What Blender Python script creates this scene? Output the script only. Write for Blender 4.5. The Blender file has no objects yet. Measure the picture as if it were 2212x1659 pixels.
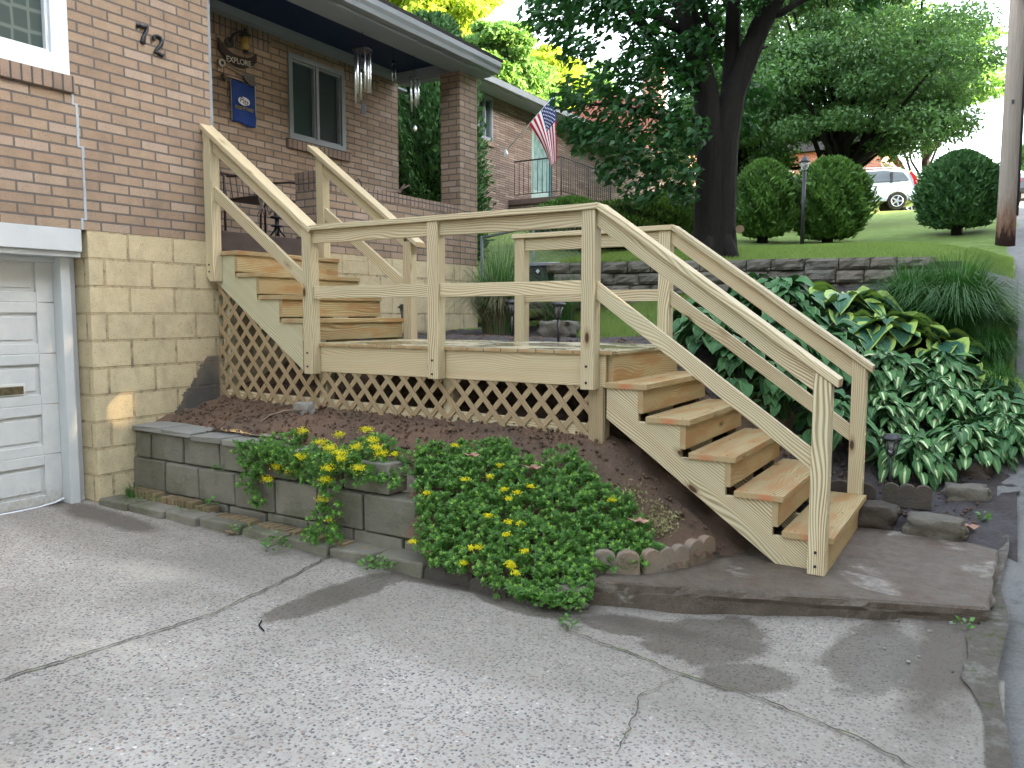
import bpy, math, random
import numpy as np
from mathutils import Vector, Matrix, noise as mnoise
random.seed(7); rng=np.random.default_rng(11)
S=bpy.context.scene
COL=S.collection
# ---------------------------------------------------------------- camera
CAMP=np.array([2.158,-4.6671,.2397])
FPX=1709.28
ya,pi_,ro=[math.radians(a) for a in (31.5768,-5.0999,.0709)]
FW=np.array([-math.sin(ya)*math.cos(pi_),math.cos(ya)*math.cos(pi_),math.sin(pi_)])
RT=np.array([math.cos(ya),math.sin(ya),0.]); UP=np.cross(RT,FW)
RT,UP=RT*math.cos(ro)+UP*math.sin(ro),-RT*math.sin(ro)+UP*math.cos(ro)
cd=bpy.data.cameras.new('camera'); cam=bpy.data.objects.new('camera',cd); COL.objects.link(cam)
cd.sensor_width=36; cd.lens=FPX/2212*36; cd.clip_start=.05; cd.clip_end=600
m=Matrix.Identity(4)
for i in range(3):
    m[i][0]=RT[i]; m[i][1]=UP[i]; m[i][2]=-FW[i]; m[i][3]=CAMP[i]
cam.matrix_world=m
S.camera=cam
# ---------------------------------------------------------------- sky, sun, exposure
SUN_EL,SUN_AZ=math.radians(13),math.radians(16)      # azimuth measured from +X towards +Y
w=bpy.data.worlds.new('World'); S.world=w; w.use_nodes=True
nt=w.node_tree; sk=nt.nodes.new('ShaderNodeTexSky'); sk.sky_type='NISHITA'; sk.sun_disc=False
sk.sun_elevation=SUN_EL; sk.sun_rotation=math.pi/2-SUN_AZ; sk.air_density=1.0; sk.dust_density=2.5; sk.ozone_density=1.0
hs=nt.nodes.new('ShaderNodeHueSaturation'); hs.inputs['Saturation'].default_value=.42; nt.links.new(sk.outputs[0],hs.inputs['Color']); nt.links.new(hs.outputs[0],nt.nodes['Background'].inputs[0]); nt.nodes['Background'].inputs[1].default_value=.15
sl=bpy.data.lights.new('sun','SUN'); so=bpy.data.objects.new('sun',sl); COL.objects.link(so)
sl.energy=2.6; sl.angle=math.radians(.5); sl.color=(1,.72,.42)
sd=Vector((math.cos(SUN_AZ)*math.cos(SUN_EL),math.sin(SUN_AZ)*math.cos(SUN_EL),math.sin(SUN_EL)))
so.rotation_euler=sd.to_track_quat('Z','Y').to_euler()
S.view_settings.view_transform='Standard'; S.view_settings.look='None'; S.view_settings.exposure=3.78; S.view_settings.gamma=1
S.render.engine='CYCLES'
# ---------------------------------------------------------------- helpers
def tag(o,label=None,cat=None,group=None,kind=None):
    if label: o['label']=label
    if cat: o['category']=cat
    if group: o['group']=group
    if kind: o['kind']=kind
    return o
def thing(name,label,cat,loc=(0,0,0),group=None,rz=0):
    o=bpy.data.objects.new(name,None); COL.objects.link(o); o.location=loc; o.rotation_euler=(0,0,rz)
    o.empty_display_size=.1
    return tag(o,label,cat,group)
def origin(p):
    v=Vector((0,0,0))
    while p is not None:
        v+=p.location; p=p.parent
    return v
def link(name,me,parent=None,mats=(),loc=None):
    o=bpy.data.objects.new(name,me); COL.objects.link(o)
    for mt in mats: me.materials.append(mt)
    if parent is not None: o.parent=parent
    if loc is not None: o.location=loc
    return o
class MB:
    """collects faces with uv and material index; build() makes ONE mesh object, coordinates are world ones"""
    def __init__(s): s.v=[];s.f=[];s.uv=[];s.mi=[];s.sm=[]
    def face(s,pts,uv=None,mi=0,smooth=False):
        n=len(s.v); s.v+= [tuple(p) for p in pts]; s.f.append(tuple(range(n,n+len(pts))))
        s.uv+= list(uv) if uv is not None else [(0,0)]*len(pts); s.mi.append(mi); s.sm.append(smooth)
    def hexa(s,c,mi=0,off=(0,0)):
        # c: 8 corners, 0-3 bottom ccw, 4-7 top ccw
        for q in ((3,2,1,0),(4,5,6,7),(0,1,5,4),(1,2,6,5),(2,3,7,6),(3,0,4,7)):
            P=[Vector(c[i]) for i in q]; n=(P[1]-P[0]).cross(P[2]-P[0]); a=[abs(x) for x in n]
            if a[2]>=a[0] and a[2]>=a[1]: uv=[(p.x+off[0],p.y+off[1]) for p in P]
            elif a[0]>=a[1]: uv=[(p.y+off[0],p.z+off[1]) for p in P]
            else: uv=[(p.x+off[0],p.z+off[1]) for p in P]
            s.face(P,uv,mi)
    def box(s,x0,x1,y0,y1,z0,z1,mi=0,off=(0,0)):
        s.hexa([(x0,y0,z0),(x1,y0,z0),(x1,y1,z0),(x0,y1,z0),(x0,y0,z1),(x1,y0,z1),(x1,y1,z1),(x0,y1,z1)],mi,off)
    def obox(s,c,ex,ey,ez,mi=0):
        c=Vector(c);ex=Vector(ex);ey=Vector(ey);ez=Vector(ez)
        s.hexa([c-ex-ey-ez,c+ex-ey-ez,c+ex+ey-ez,c-ex+ey-ez,c-ex-ey+ez,c+ex-ey+ez,c+ex+ey+ez,c-ex+ey+ez],mi)
    def prism(s,poly,a0,a1,axis='y',grain=None,seed=None,ends=1,mi=0):
        """poly in the plane across `axis`; grain=(dx,dz) in that plane, or None: the grain runs along the axis"""
        r=random.Random(seed if seed is not None else random.random())
        ou,ov=r.uniform(0,60),r.uniform(0,60)
        def P(p,a):
            if axis=='y': return (p[0],a,p[1])
            if axis=='x': return (a,p[0],p[1])
            return (p[0],p[1],a)
        cx=sum(p[0] for p in poly)/len(poly); cz=sum(p[1] for p in poly)/len(poly)
        area=sum(poly[i][0]*poly[(i+1)%len(poly)][1]-poly[(i+1)%len(poly)][0]*poly[i][1] for i in range(len(poly)))
        if area<0: poly=poly[::-1]
        flip = axis=='y'
        pith=(cx+r.uniform(-.06,.06),cz-r.uniform(.0,.03))
        if grain is None:
            capuv=lambda p:(p[0]-pith[0],p[1]-pith[1]); capm=ends
        else:
            g=Vector(grain).normalized(); h=Vector((-g.y,g.x))
            capuv=lambda p:(g.dot(Vector(p)-Vector((cx,cz)))+ou,h.dot(Vector(p)-Vector((cx,cz)))+ov); capm=mi
        c0=[P(p,a0) for p in poly]; c1=[P(p,a1) for p in poly]
        uvp=[capuv(p) for p in poly]
        A,B=(c0,c1[::-1]) if flip else (c0[::-1],c1)
        UA,UB=(uvp,uvp[::-1]) if flip else (uvp[::-1],uvp)
        s.face(A,UA,capm); s.face(B,UB,capm)
        n=len(poly); acc=0
        for i in range(n):
            p,q=Vector(poly[i]),Vector(poly[(i+1)%n]); L=(q-p).length
            F=[P(p,a0),P(q,a0),P(q,a1),P(p,a1)]
            if grain is None:
                uv=[(a0+ou,acc+ov),(a0+ou,acc+L+ov),(a1+ou,acc+L+ov),(a1+ou,acc+ov)]; m_=mi
            else:
                t=(q-p).normalized()
                if abs(t.dot(g))>.75:
                    u0,u1=g.dot(p)+ou,g.dot(q)+ou; uv=[(u0,a0+ov+9),(u1,a0+ov+9),(u1,a1+ov+9),(u0,a1+ov+9)]; m_=mi
                else:
                    h0,h1=h.dot(p-Vector(pith)),h.dot(q-Vector(pith)); am=(a0+a1)/2+.02; uv=[(a0-am,h0),(a0-am,h1),(a1-am,h1),(a1-am,h0)]; m_=ends
            if flip: F=F[::-1]; uv=uv[::-1]
            s.face(F,uv,m_); acc+=L
    def tube(s,pts,r,n=8,mi=0,cap=True):
        pts=[Vector(p) for p in pts]; R=r if hasattr(r,'__len__') else [r]*len(pts)
        rings=[]
        up=Vector((0,0,1))
        for i,p in enumerate(pts):
            d=(pts[min(i+1,len(pts)-1)]-pts[max(i-1,0)]).normalized()
            a=d.cross(up if abs(d.z)<.95 else Vector((1,0,0))).normalized()
            if i and a.dot(pa)<0: a=-a
            pa=a; b=d.cross(a).normalized()
            rings.append([p+(a*math.cos(t)+b*math.sin(t))*R[i] for t in [2*math.pi*k/n for k in range(n)]])
        acc=0
        for i in range(len(rings)-1):
            L=(pts[i+1]-pts[i]).length
            for k in range(n):
                k2=(k+1)%n; cir=2*math.pi*max(R[i],1e-4)
                s.face([rings[i][k],rings[i+1][k],rings[i+1][k2],rings[i][k2]],[(acc,k/n*cir),(acc+L,k/n*cir),(acc+L,(k+1)/n*cir),(acc,(k+1)/n*cir)],mi,True)
            acc+=L
        if cap: s.face(rings[0],None,mi); s.face(rings[-1][::-1],None,mi)
    def lathe(s,c,prof,n=16,mi=0):
        c=Vector(c); R=[[c+Vector((r*math.cos(2*math.pi*k/n),r*math.sin(2*math.pi*k/n),z)) for k in range(n)] for r,z in prof]
        for i in range(len(R)-1):
            for k in range(n):
                s.face([R[i][k],R[i][(k+1)%n],R[i+1][(k+1)%n],R[i+1][k]],None,mi,True)
        s.face(R[0][::-1],None,mi); s.face(R[-1],None,mi)
    def build(s,name,mats,parent=None,bevel=0,weld=True):
        o=origin(parent); me=bpy.data.meshes.new(name)
        me.from_pydata([(v[0]-o.x,v[1]-o.y,v[2]-o.z) for v in s.v],[],s.f)
        ul=me.uv_layers.new(name='UVMap'); ul.data.foreach_set('uv',np.array(s.uv,dtype=np.float32).ravel())
        me.polygons.foreach_set('material_index',s.mi); me.polygons.foreach_set('use_smooth',s.sm)
        if weld:
            import bmesh
            bm=bmesh.new(); bm.from_mesh(me); bmesh.ops.remove_doubles(bm,verts=bm.verts,dist=1e-5); bm.to_mesh(me); bm.free()
        me.update()
        ob=link(name,me,parent,mats if isinstance(mats,(list,tuple)) else [mats])
        if bevel:
            b=ob.modifiers.new('bevel','BEVEL'); b.width=bevel; b.segments=2; b.limit_method='ANGLE'; b.angle_limit=.6; b.harden_normals=False
        return ob
def npmesh(name,V,F,parent=None,mats=(),uv=None,smooth=False):
    """V Nx3 world, F Mx(3|4) ints"""
    o=origin(parent); V=np.asarray(V,dtype=np.float32)-np.array([o.x,o.y,o.z],dtype=np.float32); F=np.asarray(F,dtype=np.int32)
    me=bpy.data.meshes.new(name); k=F.shape[1]
    me.vertices.add(len(V)); me.vertices.foreach_set('co',V.ravel())
    me.loops.add(F.size); me.loops.foreach_set('vertex_index',F.ravel())
    me.polygons.add(len(F)); me.polygons.foreach_set('loop_start',np.arange(0,F.size,k,dtype=np.int32)); me.polygons.foreach_set('loop_total',np.full(len(F),k,dtype=np.int32))
    if smooth: me.polygons.foreach_set('use_smooth',np.ones(len(F),dtype=bool))
    if uv is not None:
        ul=me.uv_layers.new(name='UVMap'); ul.data.foreach_set('uv',np.asarray(uv,dtype=np.float32)[F.ravel()].ravel())
    me.update(calc_edges=True); me.validate()
    return link(name,me,parent,mats if isinstance(mats,(list,tuple)) else [mats])
# ---------------------------------------------------------------- materials
class NT:
    def __init__(s,name):
        s.m=bpy.data.materials.new(name); s.m.use_nodes=True; s.t=s.m.node_tree; s.n=s.t.nodes; s.l=s.t.links
        s.b=s.n['Principled BSDF']
    def new(s,t,**k):
        n=s.n.new('ShaderNode'+t)
        for a,b in k.items(): setattr(n,a,b)
        return n
    def put(s,sock,v):
        if v is None: return
        if hasattr(v,'is_output') or hasattr(v,'links'): s.l.new(v,sock)
        else: sock.default_value=v if not (isinstance(v,tuple) and len(v)==3 and sock.type=='RGBA') else (*v,1)
    def coord(s,which='Object',scale=(1,1,1),loc=(0,0,0)):
        c=s.new('TexCoord'); mp=s.new('Mapping'); s.l.new(c.outputs[which],mp.inputs[0]); mp.inputs['Scale'].default_value=scale; mp.inputs['Location'].default_value=loc
        return mp.outputs[0]
    def noise(s,vec,scale=5,detail=4,rough=.55,out=0,dist=0):
        n=s.new('TexNoise'); s.put(n.inputs['Vector'],vec); n.inputs['Scale'].default_value=scale; n.inputs['Detail'].default_value=detail; n.inputs['Roughness'].default_value=rough; n.inputs['Distortion'].default_value=dist
        return n.outputs[out]
    def vor(s,vec,scale=5,feat='F1',out='Distance',rnd=1):
        n=s.new('TexVoronoi',feature=feat); s.put(n.inputs['Vector'],vec); n.inputs['Scale'].default_value=scale; n.inputs['Randomness'].default_value=rnd
        return n.outputs[out]
    def ramp(s,v,stops,interp='LINEAR'):
        n=s.new('ValToRGB'); s.put(n.inputs[0],v); e=n.color_ramp.elements; n.color_ramp.interpolation=interp
        while len(e)<len(stops): e.new(.5)
        for i,(p,c) in enumerate(stops):
            e[i].position=p; e[i].color=(*c,1) if isinstance(c,tuple) else (c,c,c,1)
        return n.outputs[0]
    def mix(s,f,a,b,mode='MIX'):
        n=s.new('Mix',data_type='RGBA',blend_type=mode); s.put(n.inputs[0],f); s.put(n.inputs[6],a); s.put(n.inputs[7],b); return n.outputs[2]
    def math(s,op,a,b=None,c=None):
        n=s.new('Math',operation=op); s.put(n.inputs[0],a)
        if b is not None: s.put(n.inputs[1],b)
        if c is not None: s.put(n.inputs[2],c)
        return n.outputs[0]
    def sep(s,v):
        n=s.new('SeparateXYZ'); s.put(n.inputs[0],v); return n.outputs
    def comb(s,x,y,z):
        n=s.new('CombineXYZ'); s.put(n.inputs[0],x); s.put(n.inputs[1],y); s.put(n.inputs[2],z); return n.outputs[0]
    def bump(s,h,strength=.5,dist=.01,prev=None):
        n=s.new('Bump'); s.put(n.inputs['Height'],h); n.inputs['Strength'].default_value=strength; n.inputs['Distance'].default_value=dist
        if prev is not None: s.put(n.inputs['Normal'],prev)
        s.put(s.b.inputs['Normal'],n.outputs[0]); return n.outputs[0]
    def fin(s,color=None,rough=.7,spec=.3,metal=0):
        s.put(s.b.inputs['Base Color'],color); s.put(s.b.inputs['Roughness'],rough); s.b.inputs['Specular IOR Level'].default_value=spec; s.b.inputs['Metallic'].default_value=metal
        return s.m
def plain(name,c,rough=.6,spec=.3,metal=0,var=.12,scale=9,bump=0):
    t=NT(name); v=t.coord(); n=t.noise(v,scale,5)
    c2=tuple(x*(1-var) for x in c); c1=tuple(min(1,x*(1+var)) for x in c)
    if bump: t.bump(t.noise(v,scale*6,4),bump,.005)
    return t.fin(t.ramp(n,[(.3,c2),(.7,c1)]),rough,spec,metal)
def wood(name,light,dark,green=(.40,.44,.27),rough=.65,wet=0,spec=.25,gamt=.35,dampo=0):
    t=NT(name); uv=t.coord('UV'); x,y,z=t.sep(uv)
    # low frequency swerve of the grain makes the cathedral figure, knots bend it
    kv=t.comb(t.math('MULTIPLY',x,2.2),t.math('MULTIPLY',y,5.5),0)
    kd=t.vor(kv,1.0); kmask=t.ramp(kd,[(.0,1.),(.16,0.)])
    sw=t.noise(t.comb(t.math('MULTIPLY',x,1.25),t.math('MULTIPLY',y,5.),0),1.,1,.4)
    yy=t.math('ADD',y,t.math('MULTIPLY',sw,.15)); yy=t.math('ADD',yy,t.math('MULTIPLY',kmask,.02))
    wv=t.math('SINE',t.math('MULTIPLY',yy,430.)); fine=t.noise(t.comb(t.math('MULTIPLY',x,6.),t.math('MULTIPLY',yy,420.),0),1.,3)
    g=t.math('ADD',t.math('MULTIPLY',wv,.28),t.math('MULTIPLY_ADD',fine,.5,.27))
    amt=t.noise(t.comb(t.math('MULTIPLY',x,.9),t.math('MULTIPLY',y,12.),0),1.,2)
    g=t.math('MULTIPLY',t.ramp(g,[(.38,0.),(.78,1.)]),t.math('MULTIPLY_ADD',amt,1.9,.0))
    col=t.mix(g,light,dark)
    tint=t.ramp(t.noise(t.comb(t.math('MULTIPLY',x,1.3),t.math('MULTIPLY',y,3.),3.),1.,3),[(.42,0.),(.7,1.)])
    col=t.mix(t.math('MULTIPLY',tint,gamt),col,green)
    obi=t.new('ObjectInfo').outputs['Random']
    ob2=t.math('FRACT',t.math('MULTIPLY',obi,7.31)); col=t.mix(t.math('MULTIPLY',obi,.5),col,tuple(c*k for c,k in zip(light,(.62,.56,.50)))); col=t.mix(t.math('MULTIPLY',ob2,.3),col,tuple(c*k for c,k in zip(light,(1.06,.93,.80))))
    col=t.mix(t.ramp(t.noise(t.comb(t.math('MULTIPLY',x,.7),t.math('MULTIPLY',y,16.),7.),1.,3),[(.5,0.),(.75,.5)]),col,tuple(c*k for c,k in zip(light,(.72,.58,.50))))
    rnd=t.vor(kv,1.0,out='Color'); pick=t.ramp(t.sep(rnd)[0],[(.30,0.),(.31,1.)])
    kn=t.math('MULTIPLY',t.ramp(kd,[(.065,1.),(.10,0.)]),pick); ring=t.math('MULTIPLY',t.ramp(kd,[(.06,.8),(.19,0.)]),pick)
    col=t.mix(ring,col,dark); col=t.mix(kn,col,(.07,.035,.02))
    if dampo: col=t.mix(t.math('MULTIPLY',t.ramp(t.noise(t.comb(t.math('MULTIPLY',x,2.2),t.math('MULTIPLY',y,11.),5.),1.,4,.6),[(.47,0.),(.60,.75)]),1.),col,(.33,.17,.06))
    if wet:
        wm=t.ramp(t.noise(t.coord(),2.3,4,.6),[(.42,0.),(.55,1.)])
        col=t.mix(t.math('MULTIPLY',wm,.55),col,tuple(c*.35 for c in dark)); rough=t.ramp(wm,[(0,rough),(1,wet)])
    t.bump(g,.15,.002)
    return t.fin(col,rough,spec)
def endgrain(name,light,dark,heart):
    t=NT(name); uv=t.coord('UV'); n=t.noise(uv,30,2); ln=t.new('VectorMath',operation='LENGTH'); t.put(ln.inputs[0],uv)
    d=t.math('ADD',ln.outputs['Value'],t.math('MULTIPLY',n,.006)); wv=t.math('SINE',t.math('MULTIPLY',d,900.))
    col=t.mix(t.ramp(wv,[(.3,0.),(.8,1.)]),light,dark); col=t.mix(t.ramp(ln.outputs['Value'],[(.02,.8),(.075,0.)]),col,heart)
    return t.fin(col,.75,.2)
M={}
M['wood']=wood('pressure_treated_pine',(.66,.585,.40),(.24,.16,.075),green=(.42,.45,.29))
M['woodt']=wood('damp_pine_tread',(.46,.37,.20),(.16,.095,.04),green=(.36,.37,.20),dampo=1,rough=.5)
M['woodd']=wood('wet_pine_deck',(.50,.44,.27),(.22,.16,.08),rough=.42,wet=.1,spec=.5)
M['woodl']=wood('weathered_lattice',(.40,.315,.195),(.20,.14,.075),green=(.40,.35,.22))
M['woodg']=wood('green_tinted_pine',(.57,.56,.40),(.30,.26,.15),green=(.42,.51,.37),gamt=.45)
M['end']=endgrain('pine_end_grain',(.47,.38,.22),(.22,.14,.07),(.36,.23,.11))
M['endred']=endgrain('red_heart_end_grain',(.45,.35,.19),(.22,.13,.06),(.46,.17,.08))
M['iron']=plain('black_iron',(.02,.02,.022),.5,.4)
def brick(name,c1,c2,mort,bw=.245,bh=.0768,ms=.0095,off=(0,0),tint=None,rough=.8,offset=.5,fr=2,bstr=.9,stain=None):
    t=NT(name); uv=t.coord('UV',loc=(off[0],off[1],0)); b=t.new('TexBrick'); t.put(b.inputs['Vector'],uv)
    b.offset=offset; b.offset_frequency=fr
    b.inputs['Scale'].default_value=1; b.inputs['Brick Width'].default_value=bw; b.inputs['Row Height'].default_value=bh; b.inputs['Mortar Size'].default_value=ms; b.inputs['Mortar Smooth'].default_value=.25
    b.inputs['Color1'].default_value=(*c1,1); b.inputs['Color2'].default_value=(*c2,1); b.inputs['Mortar'].default_value=(*mort,1); b.inputs['Bias'].default_value=-.1
    # a second random value per brick
    b2=t.new('TexBrick'); t.put(b2.inputs['Vector'],uv); b2.offset=offset; b2.offset_frequency=fr
    for k,v in (('Scale',1),('Brick Width',bw),('Row Height',bh),('Mortar Size',0)): b2.inputs[k].default_value=v
    b2.inputs['Color1'].default_value=(0,0,0,1); b2.inputs['Color2'].default_value=(1,1,1,1)
    r=b2.outputs['Color']
    nz=t.noise(uv,9,5,.6); col=t.mix(.55,b.outputs['Color'],t.mix(nz,tuple(x*.55 for x in (1,1,1)),(1.45,1.45,1.45)),'MULTIPLY')
    if tint: col=t.mix(t.math('MULTIPLY',t.ramp(r,[(.78,0.),(.95,.45)]),t.math('SUBTRACT',1.,b.outputs['Fac'])),col,tint)
    gr_=t.noise(t.comb(t.math('MULTIPLY',t.sep(uv)[0],1.5),t.math('MULTIPLY',t.sep(uv)[1],.5),0),3.,5,.65); col=t.mix(t.ramp(gr_,[(.5,0.),(.75,.35)]),col,(.12,.10,.085)); sp=t.ramp(t.noise(uv,120,2),[(.33,.0),(.36,1.)]); col=t.mix(t.math('SUBTRACT',1.,sp),col,(.05,.035,.03))
    if stain is not None: col=stain(t,uv,col,b.outputs['Fac'])
    h=t.math('ADD',t.math('SUBTRACT',1.,b.outputs['Fac']),t.math('MULTIPLY',t.noise(uv,60,5,.65),.22))
    t.bump(h,bstr,.006)
    return t.fin(col,rough,.25)
M['brick']=brick('tan_brick',(.255,.18,.125),(.345,.255,.18),(.12,.105,.095),off=(.06,-.018),tint=(.36,.285,.24),ms=.0085)
M['soldier']=brick('soldier_brick',(.22,.155,.115),(.285,.21,.155),(.075,.068,.07),bw=.0725,bh=.26,ms=.008,off=(0,-.02),offset=0)
def ystain(t,uv,col,fac):
    x,y,z=t.sep(uv); n=t.noise(uv,3.5,6,.65); n2=t.noise(uv,14,5,.7)
    # peeled grey patch low in the corner by the stair, mould along the foot
    a=t.math('ADD',t.math('MULTIPLY',x,2.2),t.math('MULTIPLY',y,-1.6)); a=t.math('ADD',a,t.math('MULTIPLY_ADD',n2,.3,-.15))
    m1=t.ramp(t.math('ADD',a,t.math('MULTIPLY',n,.35)),[(.20,0.),(.23,1.)])
    m1=t.math('MULTIPLY',m1,t.ramp(x,[(.02,1.),(.05,0.)])); m1=t.math('MULTIPLY',m1,t.ramp(t.math('MULTIPLY',y,-1.),[(.15,0.),(.17,1.)]))
    col=t.mix(m1,col,(.085,.08,.072))
    m2=t.ramp(t.math('ADD',t.math('MULTIPLY',y,-1.),t.math('MULTIPLY',n,.55)),[(1.22,0.),(1.42,1.)])
    col=t.mix(m2,col,(.055,.055,.04))
    # dead ivy marks, right part
    iv=t.ramp(t.vor(uv,5,'DISTANCE_TO_EDGE'),[(.0,1.),(.02,0.)]); iv=t.math('MULTIPLY',iv,t.ramp(t.noise(uv,2.5,3),[(.5,0.),(.6,.8)])); iv=t.math('MULTIPLY',iv,t.ramp(n2,[(.45,0.),(.55,1.)])); iv=t.math('MULTIPLY',iv,t.ramp(t.math('ADD',x,1.),[(.45,0.),(.7,1.)]))
    col=t.mix(iv,col,(.10,.075,.05))
    gr=t.math('MULTIPLY',t.ramp(t.noise(uv,6,7,.75),[(.55,0.),(.72,.55)]),t.ramp(t.math('MULTIPLY',y,-1.),[(.0,.35),(1.,1.)])); col=t.mix(gr,col,(.22,.19,.13))
    jl=t.math('MULTIPLY',fac,t.ramp(n2,[(.5,0.),(.62,.8)])); col=t.mix(jl,col,(.13,.11,.085))
    pk=t.math('MULTIPLY',t.ramp(t.noise(uv,1.7,3),[(.5,0.),(.75,.35)]),1.)
    return t.mix(pk,col,(.50,.36,.22))
M['block']=brick('yellow_painted_block',(.47,.395,.25),(.52,.44,.28),(.40,.325,.19),bw=.405,bh=.2115,ms=.012,off=(.02,-.02),bstr=1.0,stain=ystain)
M['bluewhite']=plain('chalky_white_paint',(.48,.505,.515),.5,.3,var=.08,scale=3)
def doorpaint():
    t=NT('garage_door_paint'); v=t.coord(); x,y,z=t.sep(v)
    n=t.noise(v,4,6,.7); st=t.noise(t.coord(scale=(1,1,9)),5,5,.6)
    col=t.mix(t.ramp(n,[(.35,0.),(.75,1.)]),(.46,.475,.475),(.57,.575,.555)); col=t.mix(t.ramp(st,[(.55,0.),(.8,.5)]),col,(.50,.50,.46))
    dirt=t.ramp(t.math('ADD',t.math('MULTIPLY',z,-2.),t.noise(v,25,5,.7)),[(.2,0.),(.62,.9)])
    col=t.mix(dirt,col,(.28,.25,.19)); t.bump(st,.25,.004)
    return t.fin(col,.5,.35)
M['door']=doorpaint()
M['white']=plain('white_vinyl',(.62,.65,.69),.35,.4,var=.03)
M['glass']=NT('window_glass').fin((.035,.05,.055),.06,.9)
t=NT('curtained_glass'); v=t.coord('UV'); d=t.vor(t.coord('UV',scale=(9,6.5,1)),1.,'DISTANCE_TO_EDGE',rnd=.15)
t.b.inputs['Coat Weight'].default_value=1; t.b.inputs['Coat Roughness'].default_value=.03
M['curtain']=t.fin(t.mix(t.ramp(d,[(.05,1.),(.12,0.)]),(.022,.042,.04),(.085,.115,.10)),.35,.5)
M['frame']=plain('grey_window_frame',(.21,.235,.26),.5,.3,var=.06)
M['soffit']=plain('grey_white_soffit',(.30,.335,.38),.55,.3,var=.05,scale=2)
M['ceil']=plain('dark_blue_ceiling',(.012,.03,.09),.6,.3,var=.1)
M['gutter']=plain('grey_gutter',(.24,.262,.285),.4,.4,var=.07,scale=3)
M['shingle']=plain('dark_shingles',(.035,.033,.032),.95,.1,var=.3,scale=20,bump=.5)
M['brown']=plain('brown_painted_concrete',(.055,.038,.034),.55,.3,var=.25,scale=6,bump=.2)
M['porchfloor']=plain('grey_porch_floor',(.14,.13,.13),.6)
# ground materials
def aggregate():
    t=NT('exposed_aggregate_concrete'); v=t.coord()
    wob=t.new('VectorMath',operation='ADD'); t.put(wob.inputs[0],v); sc=t.new('VectorMath',operation='SCALE'); t.put(sc.inputs[0],t.noise(v,28,3,out=1)); sc.inputs['Scale'].default_value=.02; t.put(wob.inputs[1],sc.outputs[0]); vv=wob.outputs[0]
    d=t.vor(vv,66); cell=t.sep(t.vor(vv,66,out='Color'))
    d2=t.vor(vv,120); c2=t.sep(t.vor(vv,120,out='Color'))
    stone=t.ramp(cell[0],[(0.,(.09,.088,.095)),(.25,(.17,.16,.16)),(.5,(.26,.23,.205)),(.75,(.37,.335,.30)),(.93,(.28,.19,.14)),(1.,(.60,.58,.55))])
    mort=t.mix(t.noise(v,40,5,.7),(.295,.272,.238),(.48,.45,.40))
    isst=t.math('MULTIPLY',t.ramp(d,[(.42,1.),(.50,0.)]),t.ramp(cell[1],[(.12,0.),(.14,1.)]))
    s2=t.math('MULTIPLY',t.ramp(d2,[(.3,1.),(.38,0.)]),t.ramp(c2[1],[(.45,0.),(.47,1.)]))
    mort=t.mix(s2,mort,t.ramp(c2[0],[(0.,(.17,.165,.17)),(1.,(.42,.40,.37))]))
    col=t.mix(isst,mort,stone)
    # long soft weathering; the tone also darkens towards the bed
    big=t.noise(v,.9,5,.6); col=t.mix(t.ramp(big,[(.36,.5),(.62,0.)]),col,(.13,.12,.10)); y0_=t.sep(v)[1]; col=t.mix(t.ramp(t.math('ADD',t.math('MULTIPLY_ADD',y0_,.5,1.55),t.math('MULTIPLY',big,.6)),[(.9,0.),(1.5,.45)]),col,(.15,.135,.11))
    x,y,z=t.sep(v); nz=t.math('MULTIPLY_ADD',t.noise(v,3.1,8,.72,dist=.3),1.,-.5)
    def blot(cx,cy,rx,ry,ang,edge=.13,k=.75):
        dx=t.math('SUBTRACT',x,cx); dy=t.math('SUBTRACT',y,cy); c,s=math.cos(ang),math.sin(ang)
        u=t.math('DIVIDE',t.math('ADD',t.math('MULTIPLY',dx,c),t.math('MULTIPLY',dy,s)),rx); w_=t.math('DIVIDE',t.math('SUBTRACT',t.math('MULTIPLY',dy,c),t.math('MULTIPLY',dx,s)),ry)
        r=t.math('SQRT',t.math('ADD',t.math('MULTIPLY',u,u),t.math('MULTIPLY',w_,w_))); r=t.math('ADD',r,t.math('MULTIPLY',nz,k*2))
        return t.ramp(r,[(.95-edge,1.),(.95+edge,0.)])
    wet=blot(-.93,-1.5,.14,.62,math.radians(-8))
    for a in ((-.55,-.98,.5,.12,.1),(.62,-.95,.40,.13,.35),(1.0,-.93,.34,.30,.75),(1.25,-1.2,.25,.15,.6),(1.72,-.72,.2,.42,-.15),(.0,-1.05,.35,.1,.0)): wet=t.math('MAXIMUM',wet,blot(*a))
    col=t.mix(t.math('MULTIPLY',wet,.66),col,t.mix(1.,col,(.26,.235,.20),'MULTIPLY'))
    dirt=blot(2.05,-.35,.22,1.1,-.05,.35); dirt=t.math('MAXIMUM',dirt,blot(-3.4,-1.35,.9,.16,.0,.4))
    dirt=t.math('MAXIMUM',dirt,t.math('MULTIPLY',blot(-1.2,-.98,3.,.13,.03,.4),.8))
    col=t.mix(t.math('MULTIPLY',dirt,.75),col,(.075,.062,.05))
    pale=t.math('MAXIMUM',blot(1.75,-.08,.33,.07,.55,.25),t.math('MAXIMUM',blot(-1.35,-2.6,.35,.1,.5,.6),blot(-2.1,-1.9,.45,.2,.2,.7)))
    col=t.mix(t.math('MULTIPLY',pale,.25),col,(.55,.50,.41))
    h=t.math('ADD',t.math('MULTIPLY',t.math('SUBTRACT',.45,d),isst),t.math('MULTIPLY',t.noise(v,90,3),.15))
    t.bump(h,.45,.008)
    rough=t.ramp(wet,[(0,.85),(1,.5)])
    return t.fin(col,rough,.25)
M['agg']=aggregate()
t=NT('dirt_and_grit_seam'); v=t.coord(); n=t.noise(v,30,7,.75); n2=t.noise(v,4,5,.7)
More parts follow.
